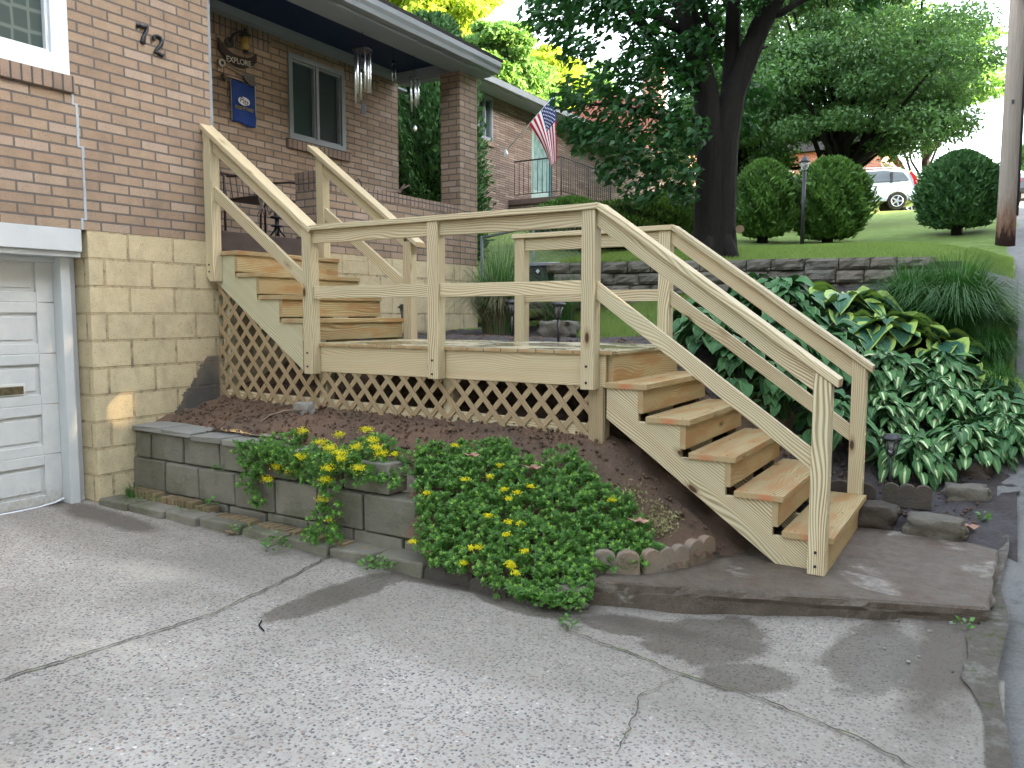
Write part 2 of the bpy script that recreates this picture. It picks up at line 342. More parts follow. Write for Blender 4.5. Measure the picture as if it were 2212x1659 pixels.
c_=t.mix(n,(.06,.052,.042),(.20,.18,.155)); c_=t.mix(t.ramp(n2,[(.5,0.),(.62,.8)]),c_,(.25,.24,.215)); c_=t.mix(t.ramp(t.noise(v,11,5,.7),[(.56,0.),(.66,.8)]),c_,(.07,.09,.03)); t.bump(n,1.,.02); M['seam']=t.fin(c_,.95,.1)
def padmat():
    t=NT('damp_stained_concrete'); v=t.coord(); n=t.noise(v,2.2,6,.62,dist=.4); f=t.noise(v,90,5,.7)
    col=t.mix(f,(.085,.066,.05),(.185,.152,.118)); pale=t.ramp(n,[(.57,0.),(.61,1.)])
    col=t.mix(t.math('MULTIPLY',pale,.85),col,t.mix(f,(.22,.20,.17),(.40,.37,.33)))
    mud=t.ramp(t.noise(v,4,5,.6),[(.5,0.),(.7,.6)]); col=t.mix(mud,col,(.10,.055,.032))
    st=t.ramp(t.vor(v,75),[(.12,1.),(.2,0.)]); rr_=t.sep(t.vor(v,75,out='Color'))[0]; st=t.math('MULTIPLY',st,t.ramp(rr_,[(.6,0.),(.65,.7)])); col=t.mix(st,col,(.30,.28,.25)); f2=t.noise(v,14,7,.75); col=t.mix(t.ramp(f2,[(.35,.5),(.6,0.)]),col,(.045,.036,.03))
    t.bump(t.math('ADD',t.noise(v,110,5,.7),t.math('MULTIPLY',f2,1.5)),.9,.008); return t.fin(col,t.ramp(pale,[(0,.55),(1,.85)]),.3)
M['pad']=padmat()
def soilmat(name,a,b,red=(.22,.10,.05),redamt=.4,rough=.9,ice=0):
    t=NT(name); v=t.coord(); n=t.noise(v,12,8,.7); n2=t.noise(v,1.6,4,.6)
    col=t.mix(n,a,b); col=t.mix(t.math('MULTIPLY',t.ramp(n2,[(.42,0.),(.68,1.)]),redamt),col,red)
    col=t.mix(t.ramp(t.vor(v,45),[(.0,.6),(.18,0.)]),col,(.03,.022,.018))
    t.bump(t.math('ADD',n,t.math('MULTIPLY',t.noise(v,70,6,.7),.6)),1.,.03)
    return t.fin(col,rough,.25)
M['soil']=soilmat('brown_garden_soil',(.085,.058,.042),(.20,.138,.098),red=(.26,.14,.08))
M['mulch']=soilmat('dark_mulch',(.022,.018,.017),(.085,.07,.066),(.11,.11,.125),.5,rough=.6)
def grassmat(name,a,b,c):
    t=NT(name); v=t.coord(); n=t.noise(v,1.3,4); f=t.noise(t.coord(scale=(60,60,60)),1.,6,.7)
    col=t.mix(n,a,b); col=t.mix(f,col,c); g2=t.noise(v,4.5,6,.7); col=t.mix(t.ramp(g2,[(.48,0.),(.7,.45)]),col,tuple(k*1.45 for k in b)); g3=t.noise(v,.6,4); col=t.mix(t.ramp(g3,[(.5,0.),(.7,.4)]),col,c); t.bump(f,.8,.03); return t.fin(col,.9,.1)
M['grass']=grassmat('lawn_grass',(.15,.225,.06),(.21,.28,.085),(.10,.155,.04))
def roadmat():
    t=NT('grey_asphalt_road'); v=t.coord(); n=t.noise(v,70,5,.8); b=t.noise(v,1.,4)
    col=t.mix(n,(.06,.06,.057),(.30,.295,.28)); col=t.mix(t.ramp(b,[(.4,0.),(.7,.4)]),col,(.24,.245,.24)); col=t.mix(t.ramp(t.noise(v,7,6,.75),[(.5,0.),(.68,.7)]),col,(.08,.08,.075))
    t.bump(t.noise(v,60,5,.7),1.,.015); return t.fin(col,.85,.2)
M['road']=roadmat()
def stonemat(name,a,b,c,sc=7,moss=0,bs=.8):
    t=NT(name); v=t.coord(); n=t.noise(v,sc,7,.65); n2=t.noise(v,sc*.35,3); oi=t.new('ObjectInfo').outputs['Random']
    isl=t.new('NewGeometry').outputs['Random Per Island']
    col=t.mix(n,a,b); col=t.mix(t.math('MULTIPLY',t.ramp(n2,[(.4,0.),(.65,1.)]),.6),col,c); col=t.mix(t.math('MULTIPLY',isl,.35),col,tuple(x*.55 for x in a))
    if moss: col=t.mix(t.math('MULTIPLY',t.ramp(t.noise(v,sc*.8,6,.7),[(.5,0.),(.66,1.)]),moss),col,(.05,.06,.02))
    t.bump(t.math('ADD',n,t.math('MULTIPLY',t.noise(v,sc*8,5,.7),.5)),bs,.02); return t.fin(col,.88,.2)
M['cblock']=stonemat('mossy_concrete_block',(.15,.142,.112),(.29,.275,.225),(.11,.105,.07),6,.4,.7)
M['capst']=stonemat('grey_cap_stone',(.19,.19,.18),(.34,.335,.31),(.30,.29,.20),5,.1,.4)
M['tanbrick']=stonemat('weathered_tan_brick',(.20,.15,.09),(.36,.27,.16),(.13,.11,.06),9,.45,.5)
M['fieldstone']=stonemat('rough_sandstone',(.10,.094,.08),(.26,.24,.20),(.17,.14,.105),5,.15,1.)
M['scallop']=stonemat('scalloped_concrete',(.16,.145,.12),(.30,.27,.225),(.27,.16,.09),8,.1,.5)  # orange blotches carry the warm sunlight on the edging
M['darkst']=stonemat('dark_damp_stone',(.055,.05,.045),(.12,.105,.09),(.13,.085,.06),6,.3,1.)
M['paleRock']=stonemat('pale_rock',(.33,.32,.29),(.55,.54,.5),(.2,.17,.13),15,0,1.)
M['veneer']=brick('thin_stone_veneer',(.17,.125,.105),(.27,.205,.17),(.045,.035,.033),bw=.42,bh=.055,ms=.006,bstr=1.2,offset=.37,tint=(.33,.27,.23))
M['redbrick']=brick('red_brick',(.34,.10,.06),(.45,.16,.10),(.40,.33,.28),bw=.23,bh=.075,ms=.012)
def leafmat(name,a,b,back=None,rough=.5,trans=.35,spec=.35):
    t=NT(name); g=t.new('NewGeometry'); r=g.outputs['Random Per Island']; v=t.coord(); n=t.noise(v,1.2,3)
    col=t.mix(t.math('MULTIPLY_ADD',r,.6,t.math('MULTIPLY',n,.4)),a,b)
    t.fin(col,rough,spec)
    if trans:
        tr=t.new('BsdfTranslucent'); t.put(tr.inputs[0],t.mix(1.,col,(1.3,1.5,.7),'MULTIPLY')); mx=t.new('MixShader'); mx.inputs[0].default_value=trans
        t.l.new(t.b.outputs[0],mx.inputs[1]); t.l.new(tr.outputs[0],mx.inputs[2]); t.l.new(mx.outputs[0],t.n['Material Output'].inputs[0])
    return t.m
M['leafdark']=leafmat('dark_cherry_leaf',(.011,.045,.016),(.045,.135,.038),trans=.3)
M['leafmid']=leafmat('mid_green_leaf',(.035,.085,.03),(.085,.17,.055))
M['leafwide']=leafmat('wide_tree_leaf',(.045,.105,.045),(.15,.26,.10),trans=.32,spec=.2)
M['leafshade']=leafmat('roadside_leaf',(.015,.045,.016),(.045,.11,.035),trans=.12)
M['leafsun']=leafmat('sun_yellow_leaf',(.24,.33,.05),(.42,.47,.09),trans=.5)  # sunlit leaf: the sun's yellow is put into the colour
M['leafbg']=leafmat('far_green_leaf',(.08,.17,.06),(.18,.32,.10),trans=.45)
M['conifer']=leafmat('arborvitae_spray',(.03,.09,.022),(.16,.29,.06),trans=.15,rough=.7)
M['coniferd']=leafmat('dark_arborvitae_spray',(.022,.075,.026),(.10,.215,.065),trans=.12,rough=.7)
M['yew']=leafmat('yew_needles',(.035,.08,.012),(.11,.19,.03),trans=.1,rough=.7)
M['sedum']=leafmat('sedum_leaf',(.04,.13,.025),(.135,.285,.055),trans=.2,rough=.38,spec=.4)
M['sedumtip']=leafmat('sedum_tip',(.16,.33,.05),(.26,.44,.08),trans=.2,rough=.4)
M['wilt']=leafmat('wilted_leaf',(.24,.26,.11),(.36,.32,.17),trans=.2)
M['yflower']=leafmat('yellow_flower',(.70,.60,.01),(.85,.78,.03),trans=.2)
M['fgrass']=leafmat('fountain_grass',(.025,.09,.02),(.08,.20,.05),trans=.25)
M['dgrass']=leafmat('dead_grass_blades',(.13,.12,.07),(.28,.24,.14),trans=.1)
M['blade']=leafmat('grass_blade',(.15,.22,.055),(.24,.31,.10),trans=.3,rough=.7)
def hosta(name,kind):
    t=NT(name); uv=t.coord('UV'); x,y,z=t.sep(uv); r=t.new('NewGeometry').outputs['Random Per Island']
    ax=t.math('ABSOLUTE',t.math('MULTIPLY_ADD',x,2.,-1.)); nn=t.noise(t.comb(t.math('MULTIPLY',x,9.),t.math('MULTIPLY',y,3.),t.math('MULTIPLY',r,50.)),1.,3)
    q=t.math('ADD',ax,t.math('MULTIPLY_ADD',nn,.5,-.25))
    if kind=='cream': g=t.mix(r,(.028,.10,.03),(.09,.225,.065)); col=t.mix(t.math('MULTIPLY',t.ramp(q,[(.16,1.),(.26,0.)]),t.ramp(r,[(.35,.12),(.7,1.)])),g,(.60,.66,.38))
    elif kind=='blue': g=t.mix(r,(.025,.09,.055),(.06,.16,.085)); col=t.mix(t.ramp(q,[(.62,0.),(.78,1.)]),g,(.30,.42,.09))
    else: g=t.mix(r,(.025,.095,.03),(.07,.19,.06)); col=t.mix(t.ramp(q,[(.9,0.),(1.,.5)]),g,(.35,.42,.2))
    vein=t.math('SINE',t.math('MULTIPLY',ax,26.)); t.bump(vein,.35,.004)
    return t.fin(col,.5,.3)
M['hcream']=hosta('cream_centre_hosta_leaf','cream'); M['hblue']=hosta('yellow_edged_hosta_leaf','blue'); M['hplain']=hosta('plain_hosta_leaf','plain')
def barkmat(name,a,b,sc=(6,6,1.5)):
    t=NT(name); v=t.coord(scale=sc); n=t.noise(v,2.5,7,.7); col=t.mix(n,a,b); t.bump(n,1.,.04); return t.fin(col,.9,.15)
M['bark']=barkmat('dark_bark',(.006,.0055,.005),(.03,.026,.022))
t=NT('weathered_pole_wood'); v=t.coord(scale=(14,14,.7)); n=t.noise(v,2.5,7,.7); zz=t.sep(t.coord())[2]; zz=t.math('ADD',zz,t.math('MULTIPLY_ADD',t.noise(t.coord(scale=(9,9,2.5)),1.5,5,.7),1.1,-.55))
c_=t.mix(n,(.16,.12,.09),(.36,.31,.265)); c_=t.mix(t.ramp(zz,[(.45,1.),(.95,0.)]),c_,t.mix(n,(.12,.06,.04),(.24,.14,.09))); c_=t.mix(t.ramp(zz,[(.2,1.),(.42,0.)]),c_,(.035,.018,.014)); t.bump(n,.8,.03); M['pole']=t.fin(c_,.9,.15)
M['twig']=plain('dry_twig',(.22,.16,.11),.8)
M['dleaf']=plain('dry_leaf',(.33,.19,.14),.8,var=.3)
M['silver']=plain('polished_aluminium_tube',(.82,.84,.87),.28,.5,1,var=.03)
M['blackpl']=plain('black_plastic',(.025,.027,.032),.35,.5)
t=NT('smoky_lamp_glass'); t.b.inputs['Transmission Weight'].default_value=.6; M['lampglass']=t.fin((.35,.36,.35),.15,.5)
# ---------------------------------------------------------------- terrain
W=-3.81
RISE,RUN=.2032,.2834
def drive_z(x,y):
    s=lambda q: np.clip(q,0,1)**2*(3-2*np.clip(q,0,1))
    return -1.25-.028*(x-W)+.11*s((x-.4)/1.8)*s((y+1.4)/1.3)
def road_z(y): return np.interp(y,[-12,-6,-1,0,1,2,5,7,10,12.4,14,24,38,60,110],[-2.6,-1.75,-1.42,-1.37,-1.25,-1.05,-.25,.42,1.05,1.47,1.85,3.4,5.05,6.2,6.9])
class TPS:
    def __init__(s,pts,lam=.002):
        P=np.array(pts,float); s.P=P[:,:2]; n=len(P)
        d=np.linalg.norm(s.P[:,None]-s.P[None],axis=2); K=s.k(d)+np.eye(n)*lam
        A=np.zeros((n+3,n+3)); A[:n,:n]=K; A[:n,n]=1; A[:n,n+1:]=s.P; A[n,:n]=1; A[n+1:,:n]=s.P.T
        s.w=np.linalg.solve(A,np.r_[P[:,2],0,0,0])
    def k(s,d): return np.where(d>1e-9,d*d*np.log(np.maximum(d,1e-9)),0)
    def __call__(s,x,y):
        x=np.asarray(x,float);y=np.asarray(y,float); q=np.stack([x.ravel(),y.ravel()],1); out=np.empty(len(q))
        for i in range(0,len(q),20000):
            d=np.linalg.norm(q[i:i+20000,None]-s.P[None],axis=2); out[i:i+20000]=s.k(d)@s.w[:-3]+s.w[-3]+q[i:i+20000]@s.w[-2:]
        return out.reshape(x.shape)
bedT=TPS([(-3.9,0,-.50),(-3.2,0,-.53),(-2.6,0,-.545),(-1.3,0,-.545),(-.3,0,-.57),(0.05,0,-.62),(.3,0,-.83),(.7,0,-1.1),(1.0,0,-1.26),(1.4,0,-1.3),
 (-3.9,-.72,-.67),(-3,-.72,-.68),(-2.2,-.72,-.71),(-1.3,-.72,-.76),(-3.9,-.4,-.60),(-3,-.4,-.61),(-2,-.4,-.63),(-1,-.4,-.68),(-.4,-.45,-.80),(.0,-.4,-.86),(-.75,-.8,-1.05),(-.3,-.8,-1.15),(0,-.85,-1.27),(.35,-.4,-1.08),(.35,-.72,-1.27),(.6,-.25,-1.08),(.75,0,-1.17),(.4,-.1,-.95),
 (1.2,-.3,-1.32),(1.6,.5,-1.32),(2.1,.8,-1.32),(1.2,1.0,-1.27),(1.45,1.32,-1.16),(1.9,1.25,-1.2),(2.2,1.4,-1.16),(1.5,1.75,-1.07),(1.8,2.2,-1.0),(2.2,2.3,-.98),(1.3,2.3,-.85),(1.6,3.0,-.6),(1.3,3.7,-.1),(1.0,4.4,.33),(1.8,4.7,.3),(2.2,4.5,-.2),(2.2,3.3,-.65),
 (.5,1.35,-.62),(.9,1.35,-.95),(.15,1.4,-.25),(.3,2.2,-.15),(.8,2.4,-.4),(.7,3.3,.05),(-3.9,1.3,-.06),(-2,1.3,-.08),(-.5,1.3,-.10),(-3.9,3,0.),(-2,3,.0),(-1,2.4,-.02),(-1.5,4,.3),(-3.9,4.5,.12),(-3,5,.35),(0,3.5,.22),(-.5,4.2,.42),(-5,6,.45),
 (-1.5,.6,-.45),(-3,.6,-.42),(0,.6,-.62),(.6,.6,-1.02),(1.1,.6,-1.28),(-2,-1.1,-1.33),(-3.6,-1.1,-1.33),(0.,-1.2,-1.5)])
lawnT=TPS([(-2.5,4.2,.86),(-.5,4.72,.86),(.3,4.95,.85),(1.0,5.1,.84),(1.5,5.25,.83),(1.8,5.4,.80),(0,5.7,.98),(.8,5.9,.96),(1.4,6.0,.92),(1.8,6.6,.86),(2.3,5.6,.08),(2.3,7,.42),(2.3,10,1.05),(2.3,12.4,1.46),(.8,7.2,1.14),(1.5,7.4,1.02),(-.5,7.4,1.2),(-2.5,7.2,1.2),(1.8,8.2,1.08),(-2,9.2,1.27),(0,9.4,1.28),(1.7,10,1.2),(-2,11.8,1.66),(-.8,12.5,1.64),(1.24,13.8,1.82),(2.3,14,1.85),(-5,10,1.7),(-6,13,2.4),(-8,11,2.2),(-9,14,2.8),(-4,16,2.3),(0,20,2.75),(2.3,24,3.4),(-5,24,3.3),(-2.4,33,4.62),(2.4,38,5.05),(-10,30,4.8),(-12,20,3.8),(-4,38,5.0),(-12,8,2.0),(-16,14,3.4),(-16,30,5.5)],.01)
lawnT2=lambda x,y: np.where(y>37,lawnT(x,np.minimum(y,37.))+np.clip((y-37)*.05,0,2),lawnT(x,y))
def wall_y(x): return 4.1+(x+2.5)*.27        # back line of the field-stone wall
def ground_z(x,y):
    """height of soil/lawn"""
    x=np.asarray(x,float); y=np.asarray(y,float)
    A=bedT(x,y); B=lawnT2(x,y)
    f=np.clip((y-4.0)/3.6,0,1); f=f*f*(3-2*f)
    left=A*(1-f)+B*f
    right=np.where(y<wall_y(x),A,B)
    gr=np.clip((y-4.6)/1.6,0,1); gr=gr*gr*(3-2*gr); r2=A*(1-gr)+B*gr
    z=np.where(x<-2.55,left,np.where(x>1.85,r2,right))
    z=np.where(x<W-.02,np.where(y<4.2,np.minimum(z,.3),z),z)
    return z
def grid(name,xs,ys,zf,keep,mats,parent=None,kind='structure',rough=0,rs=6):
    X,Y=np.meshgrid(xs,ys,indexing='ij'); Z=zf(X,Y)
    if rough:
        Z=Z+np.array([mnoise.fractal(Vector((a*rs,b*rs,0)),.9,2.1,5)*rough for a,b in zip(X.ravel(),Y.ravel())]).reshape(X.shape)
    nx,ny=X.shape; V=np.stack([X,Y,Z],-1).reshape(-1,3); I=np.arange(nx*ny).reshape(nx,ny)
    F=np.stack([I[:-1,:-1],I[1:,:-1],I[1:,1:],I[:-1,1:]],-1).reshape(-1,4)
    c=V[F].mean(1); k=keep(c[:,0],c[:,1]); F=F[k]
    used=np.unique(F); mp=-np.ones(len(V),int); mp[used]=np.arange(len(used))
    o=npmesh(name,V[used],mp[F],parent,mats,smooth=True); 
    if kind: o['kind']=kind
    return o
# regions
def is_lawn(x,y):
    strip=(y>2.55+.12*np.sin(x*3))&(x<-.55)&(x>-3.9)&~((x<-1.9)&(y<3.6))
    return (y>wall_y(x)-.0)&(x>-2.55)|strip|(y>4.3)&(x>1.85)|(y>4.4)&(x<=-2.55)
nb=lambda a,b,s:np.arange(a,b+s/2,s)
grid('garden_soil',nb(W+.0,2.3,.035),nb(-1.2,2.0,.035),lambda x,y:ground_z(x,y),lambda x,y:~((y<-.67)&(x<-1.02))&~((y<-.8)&(x<-.9))&~((y<-.95)&(x<-.9))&~((y<-.97))&~((x>.45)&(y<-.6))&~((x>1.0)&(y<.3))&~((x>.85)&(y>.5))&~((x>.3)&(y<np.interp(x,[.25,.5,.7,.8,.9],[-.73,-.60,-.36,-.08,.05]))),[M['soil']],rough=.024,rs=10)
grid('bed_mulch',nb(.8,2.32,.04),nb(.5,2.1,.04),lambda x,y:ground_z(x,y)+.004,lambda x,y:x>0,[M['mulch']],rough=.03,rs=7)
grid('garden_mulch',nb(W-.1,2.32,.05),nb(2.0,5.9,.05),lambda x,y:ground_z(x,y),lambda x,y:~is_lawn(x,y)&(y<wall_y(x)+.1),[M['mulch']],rough=.03,rs=7)
grid('subsoil',nb(-8,2.28,.12),nb(1.32,6.4,.12),lambda x,y:np.where((x<-2.4)&(y>3.6),ground_z(x,y),bedT(x,y))-.07,lambda x,y:~((x<W-.1)&(y<4.1)),[M['mulch']])
grid('mulch_path',nb(-3.8,.35,.04),nb(1.32,2.3,.04),lambda x,y:ground_z(x,y)+.012,lambda x,y:y<2.2+.1*np.sin(x*4),[M['mulch']],rough=.03,rs=7)
def up_z(x,y):
    g=ground_z(x,y); B=lawnT2(x,y); return np.where((x>-2.6)&(x<1.8)&(y>wall_y(x)-.35)&(y>3.6),B,g)+.01
def in_strip(x,y): return (y<wall_y(x)-.35)&(x>-2.55)|((x<=-2.55)&(y<4.4))
lawn_near=grid('lawn',nb(-8,2.3,.1),nb(3.8,16,.1),up_z,lambda x,y:(y>wall_y(x)-.06)&(x>-2.6)&(x<1.85)|(y>4.3)&(x>=1.8)|(y>4.4)&(x<=-2.55),[M['grass']])
grid('grass_strip',nb(-3.9,-.5,.07),nb(2.4,4.6,.07),lambda x,y:bedT(x,y)+.012,lambda x,y:is_lawn(x,y)&(y<wall_y(x)-.02),[M['grass']])
grid('far_lawn',nb(-60,2.4,.8),nb(15.9,110,.8),lambda x,y:np.where(x>-16,lawnT2(x,y),lawnT2(np.full_like(x,-16.),y)+np.clip(-(x+16)*.1,0,3)),lambda x,y:x>-100,[M['grass']])
grid('rear_yard',nb(-60,-7.9,.6),nb(4.2,16.2,.6),lambda x,y:np.maximum(ground_z(np.maximum(x,-14.),y),.2)-.02,lambda x,y:x<-7.9,[M['grass']])
# driveway, road, pad
grid('driveway',nb(-4.25,2.24,.05),nb(-9,.1,.05),lambda x,y:drive_z(x,y),lambda x,y:(y<-.9+.35*np.clip(x+.2,0,.6))|((x>.35)&(y<.9*(x-.4)-.62))&(x<2.2) ,[M['agg']],rough=.006,rs=2)
grid('road',nb(2.2,9.0,.1),nb(-9,110,.5),lambda x,y:road_z(y)-.012-.01*(x-2.2)+.012*np.sin(y*2+x),lambda x,y:x>-99,[M['road']])
grid('street_apron',nb(-14,9,.5),nb(-30,-8.9,.5),lambda x,y:drive_z(np.clip(x,W,2.2),y)*0-1.45+.02*(y+9),lambda x,y:x>-99,[M['road']])
grid('far_side_ground',nb(8.9,70,1.5),nb(-40,110,1.5),lambda x,y:road_z(y)+.1+.05*(x-9),lambda x,y:x>0,[M['grass']])
def poly_slab(name,poly,z0,z1,mats,parent=None,jag=.012,n=14,kind=None):
    """flat slab with a ragged lower edge"""
    mb=MB(); P=[]
    for i in range(len(poly)):
        a,b=Vector(poly[i]),Vector(poly[(i+1)%len(poly)]); k=max(2,int((b-a).length/.05))
        for j in range(k): P.append(a.lerp(b,j/k))
    c=sum(P,Vector((0,0)))/len(P); N=len(P)
    rings=[]
    for zi,(z,o) in enumerate(((z1,-.014),(z1-.012,0),(z1-.045,.0),(z1-.065,-.012),(z0,-.03))):
        R=[]
        for i,p in enumerate(P):
            d=(p-c).normalized(); q=mnoise.fractal(Vector((p.x*5,p.y*5,zi*1.3)),.9,2,4)
            R.append(Vector((*(p+d*(o+q*jag*(1 if zi<2 else 3))),z+(q*.02 if 1<zi<4 else 0))))
        rings.append(R)
    for a,b in zip(rings,rings[1:]):
        for i in range(N): mb.face([b[i],b[(i+1)%N],a[(i+1)%N],a[i]],None,0)
    mb.face(rings[0],None,0); o=mb.build(name,mats,parent)
    if kind: o['kind']=kind
    return o
poly_slab('concrete_pad',[(.29,-.83),(2.18,-.16),(2.22,1.02),(1.55,1.36),(1.0,1.1),(.82,.35),(.55,.0)],-1.42,-1.22,[M['pad']],kind='structure')
# driveway cracks
def crack(name,pts,wd,label,par=None,z=drive_z):
    mb=MB(); r=random.Random(5); P=[]
    for a,b in zip(pts,pts[1:]):
        k=max(2,int(math.dist(a,b)/.035))
        for j in range(k):
            q=Vector(a).lerp(Vector(b),j/k); P.append(Vector((q.x+r.uniform(-.009,.009),q.y+r.uniform(-.009,.009))))
    P.append(Vector(pts[-1])); prev=None
    for i,p in enumerate(P):
        d=(P[min(i+1,len(P)-1)]-P[max(0,i-1)]).normalized(); nrm=Vector((-d.y,d.x)); ww=wd*r.uniform(.4,1.3)*(.3 if i in (0,len(P)-1) else 1)
        a,b=p+nrm*ww,p-nrm*ww; A=Vector((a.x,a.y,float(z(a.x,a.y))+.011)); B=Vector((b.x,b.y,float(z(b.x,b.y))+.011))
        if prev: mb.face([prev[1],B,A,prev[0]],None,0)
        prev=(A,B)
    o=mb.build(name,[M['crackd']]); tag(o,kind='structure'); return o
t=NT('crack_filled_with_dirt_and_moss'); v=t.coord(); M['crackd']=t.fin(t.mix(t.ramp(t.noise(v,9,4),[(.5,0.),(.6,1.)]),(.09,.08,.065),(.09,.12,.045)),.95,.1)
def strip(name,pts,mat,wd,dz):
    mb=MB(); prev=None; r=random.Random(9)
    for i in range(len(pts)-1):
        for k in range(12):
            q=Vector(pts[i]).lerp(Vector(pts[i+1]),k/12); kk=max(.12,min(1,(q.y+1.15)*1.6)); a=q.x-(.09+.035*math.sin(q.y*6)+.02*math.sin(q.y*15+1)+r.uniform(0,.03))*kk; b=q.x+.055+.02*math.sin(q.y*5+2)
            za=float(drive_z(a,q.y))+dz; A=Vector((a,q.y,za)); B=Vector((b,q.y,max(za,float(road_z(q.y))+.01)))
            if prev: mb.face([prev[0],prev[1],B,A],None,0,True)
            prev=(A,B)
    o=mb.build(name,[mat]); tag(o,kind='structure'); return o
strip('dirt_edge',[(2.2,1.3),(2.2,.6),(2.19,-.2),(2.19,-.8),(2.2,-1.4),(2.21,-2.2),(2.21,-4)],M['seam'],.085,.016)
crack('driveway_joint',[(-1.44,-1.03),(-1.33,-1.5),(-1.25,-2.1),(-1.33,-2.7),(-1.40,-3.2),(-1.6,-4.2)],.0065,'')
crack('driveway_crack',[(.2,-1.05),(.376,-1.21),(.7,-1.27),(1.0,-1.34),(1.35,-1.36),(1.6,-1.43),(1.8,-1.47),(1.98,-1.57)],.0048,'')
crack('driveway_crack',[(1.017,-1.36),(.93,-1.62),(.98,-1.8),(1.03,-2.1)],.003,'')
# ---------------------------------------------------------------- brick house
H=thing('brick_house','tan brick ranch house with yellow painted block base, recessed porch and white garage door','house',(W,-1.2,-1.25))
T_=.22
mb=MB()
mb.box(W-T_,W,-6,0,.87,1.90); mb.box(W-T_,W,-1.27,0,1.90,3.5); mb.box(W-T_,W,-6,-3.0,1.90,3.5); mb.box(W-T_,W,-3.0,-1.27,3.25,3.5)
mb.box(W-1.42,W-T_,-.22,0,.97,3.5)                       # return wall of the porch
for (a,b,c,d) in ((0,2.02,.97,3.46),(2.95,4.0,.97,3.46),(2.02,2.95,.97,2.27),(2.02,2.95,3.25,3.46)): mb.box(W-1.42,W-1.2,a,b,c,d)
mb.box(W-6,W-1.42,3.78,4.0,-.3,3.46)
mb.build('wall',[M['brick']],H)
fd=MB(); fd.box(W-.2,W+.004,-1.155,0.0,-1.6,.867); fd.box(W-.2,W+.0,0.0,4.07,-.9,.80); fd.box(W-.2,W,1.25,4.07,.80,.867); fd.box(W-6,W-.2,3.80,4.0,-.9,.9); 
fd.build('foundation_wall',[M['block']],H,bevel=.006)
fd=MB(); fd.box(W-.2,W+.004,-6,-4.2,-1.6,.867); fd.build('foundation_wall',[M['block']],H,bevel=.006)
mb=MB(); mb.box(W-.3,W-.0,1.25,3.76,.87,1.495); mb.build('parapet',[M['brick']],H)
mb=MB(); mb.box(W-.3,W+.006,1.25,3.76,1.495,1.605,off=(0,.02)); mb.box(W-.306,W+.004,1.246,1.56,1.605,1.68,off=(0,.02)); mb.build('parapet_cap',[M['soldier']],H,bevel=.004)
mb=MB(); mb.box(W-.30,W+.008,3.76,4.15,.867,3.29); mb.build('pier',[M['brick']],H,bevel=.004)
mb=MB(); mb.box(W-.3,W+.004,3.752,4.156,-.6,.867); mb.build('pier_base',[M['block']],H)
mb=MB(); mb.box(W-1.2,W+.01,0.002,1.25,.80,.975); mb.build('porch_edge',[M['brown']],H,bevel=.008)
mb=MB(); mb.box(W-1.2,W-.3,1.25,4.0,.80,.975); mb.build('porch_floor',[M['porchfloor']],H)
# soldier courses set 3 mm proud
mb=MB(); mb.box(W-1.2,W-1.197,.35,1.78,3.17,3.37,off=(0,.12)); mb.build('soldier_course',[M['soldier']],H)
mb=MB(); mb.box(W-1.2,W-1.197,2.96,3.62,3.17,3.37,off=(0,.12)); mb.build('soldier_course',[M['soldier']],H)
# porch roof parts
mb=MB(); mb.box(W-1.2,W-1.08,.0,4.0,3.37,3.46); mb.build('frieze_board',[M['soffit']],H,bevel=.004)
mb=MB(); mb.box(W-1.2,W-.14,0,4.0,3.46,3.49); mb.build('porch_ceiling',[M['ceil']],H)
mb=MB(); mb.box(W-.14,W+.20,-6,4.2,3.292,3.315); mb.box(W-.14,W-.10,0,4.0,3.315,3.49); mb.build('soffit',[M['soffit']],H,bevel=.003)
mb=MB(); mb.box(W-1.08,W-.14,3.86,4.0,3.30,3.455); mb.box(W-6,W-1.2,4.001,4.2,3.30,3.33); mb.build('end_beam',[M['soffit']],H,bevel=.003)
# K-style gutter profile
g=[(W+.205,3.315),(W+.30,3.315),(W+.315,3.36),(W+.34,3.40),(W+.345,3.455),(W+.33,3.455),(W+.325,3.41),(W+.205,3.41)]
mb=MB(); mb.prism(g,-6,4.22,'y'); mb.build('gutter',[M['gutter'],M['gutter']],H,bevel=.003)
mb=MB(); mb.hexa([(W+.34,-6,3.46),(W+.34,4.26,3.46),(W-6,4.26,5.6),(W-6,-6,5.6),(W+.34,-6,3.50),(W+.34,4.26,3.50),(W-6,4.26,5.64),(W-6,-6,5.64)][:4][::-1]+[(W+.34,-6,3.50),(W+.34,4.26,3.50),(W-6,4.26,5.64),(W-6,-6,5.64)][::-1]) ; mb.build('roof',[M['shingle']],H)
mb=MB(); mb.hexa([(W+.30,4.22,3.41),(W+.30,4.25,3.41),(W-6,4.25,5.50),(W-6,4.22,5.50),(W+.30,4.22,3.46),(W+.30,4.25,3.46),(W-6,4.25,5.59),(W-6,4.22,5.59)]); mb.build('rake_board',[M['soffit']],H)
mb=MB(); mb.box(W-.13,W-.02,0.0,.045,.975,3.292); mb.build('corner_trim',[M['frame']],H,bevel=.003)
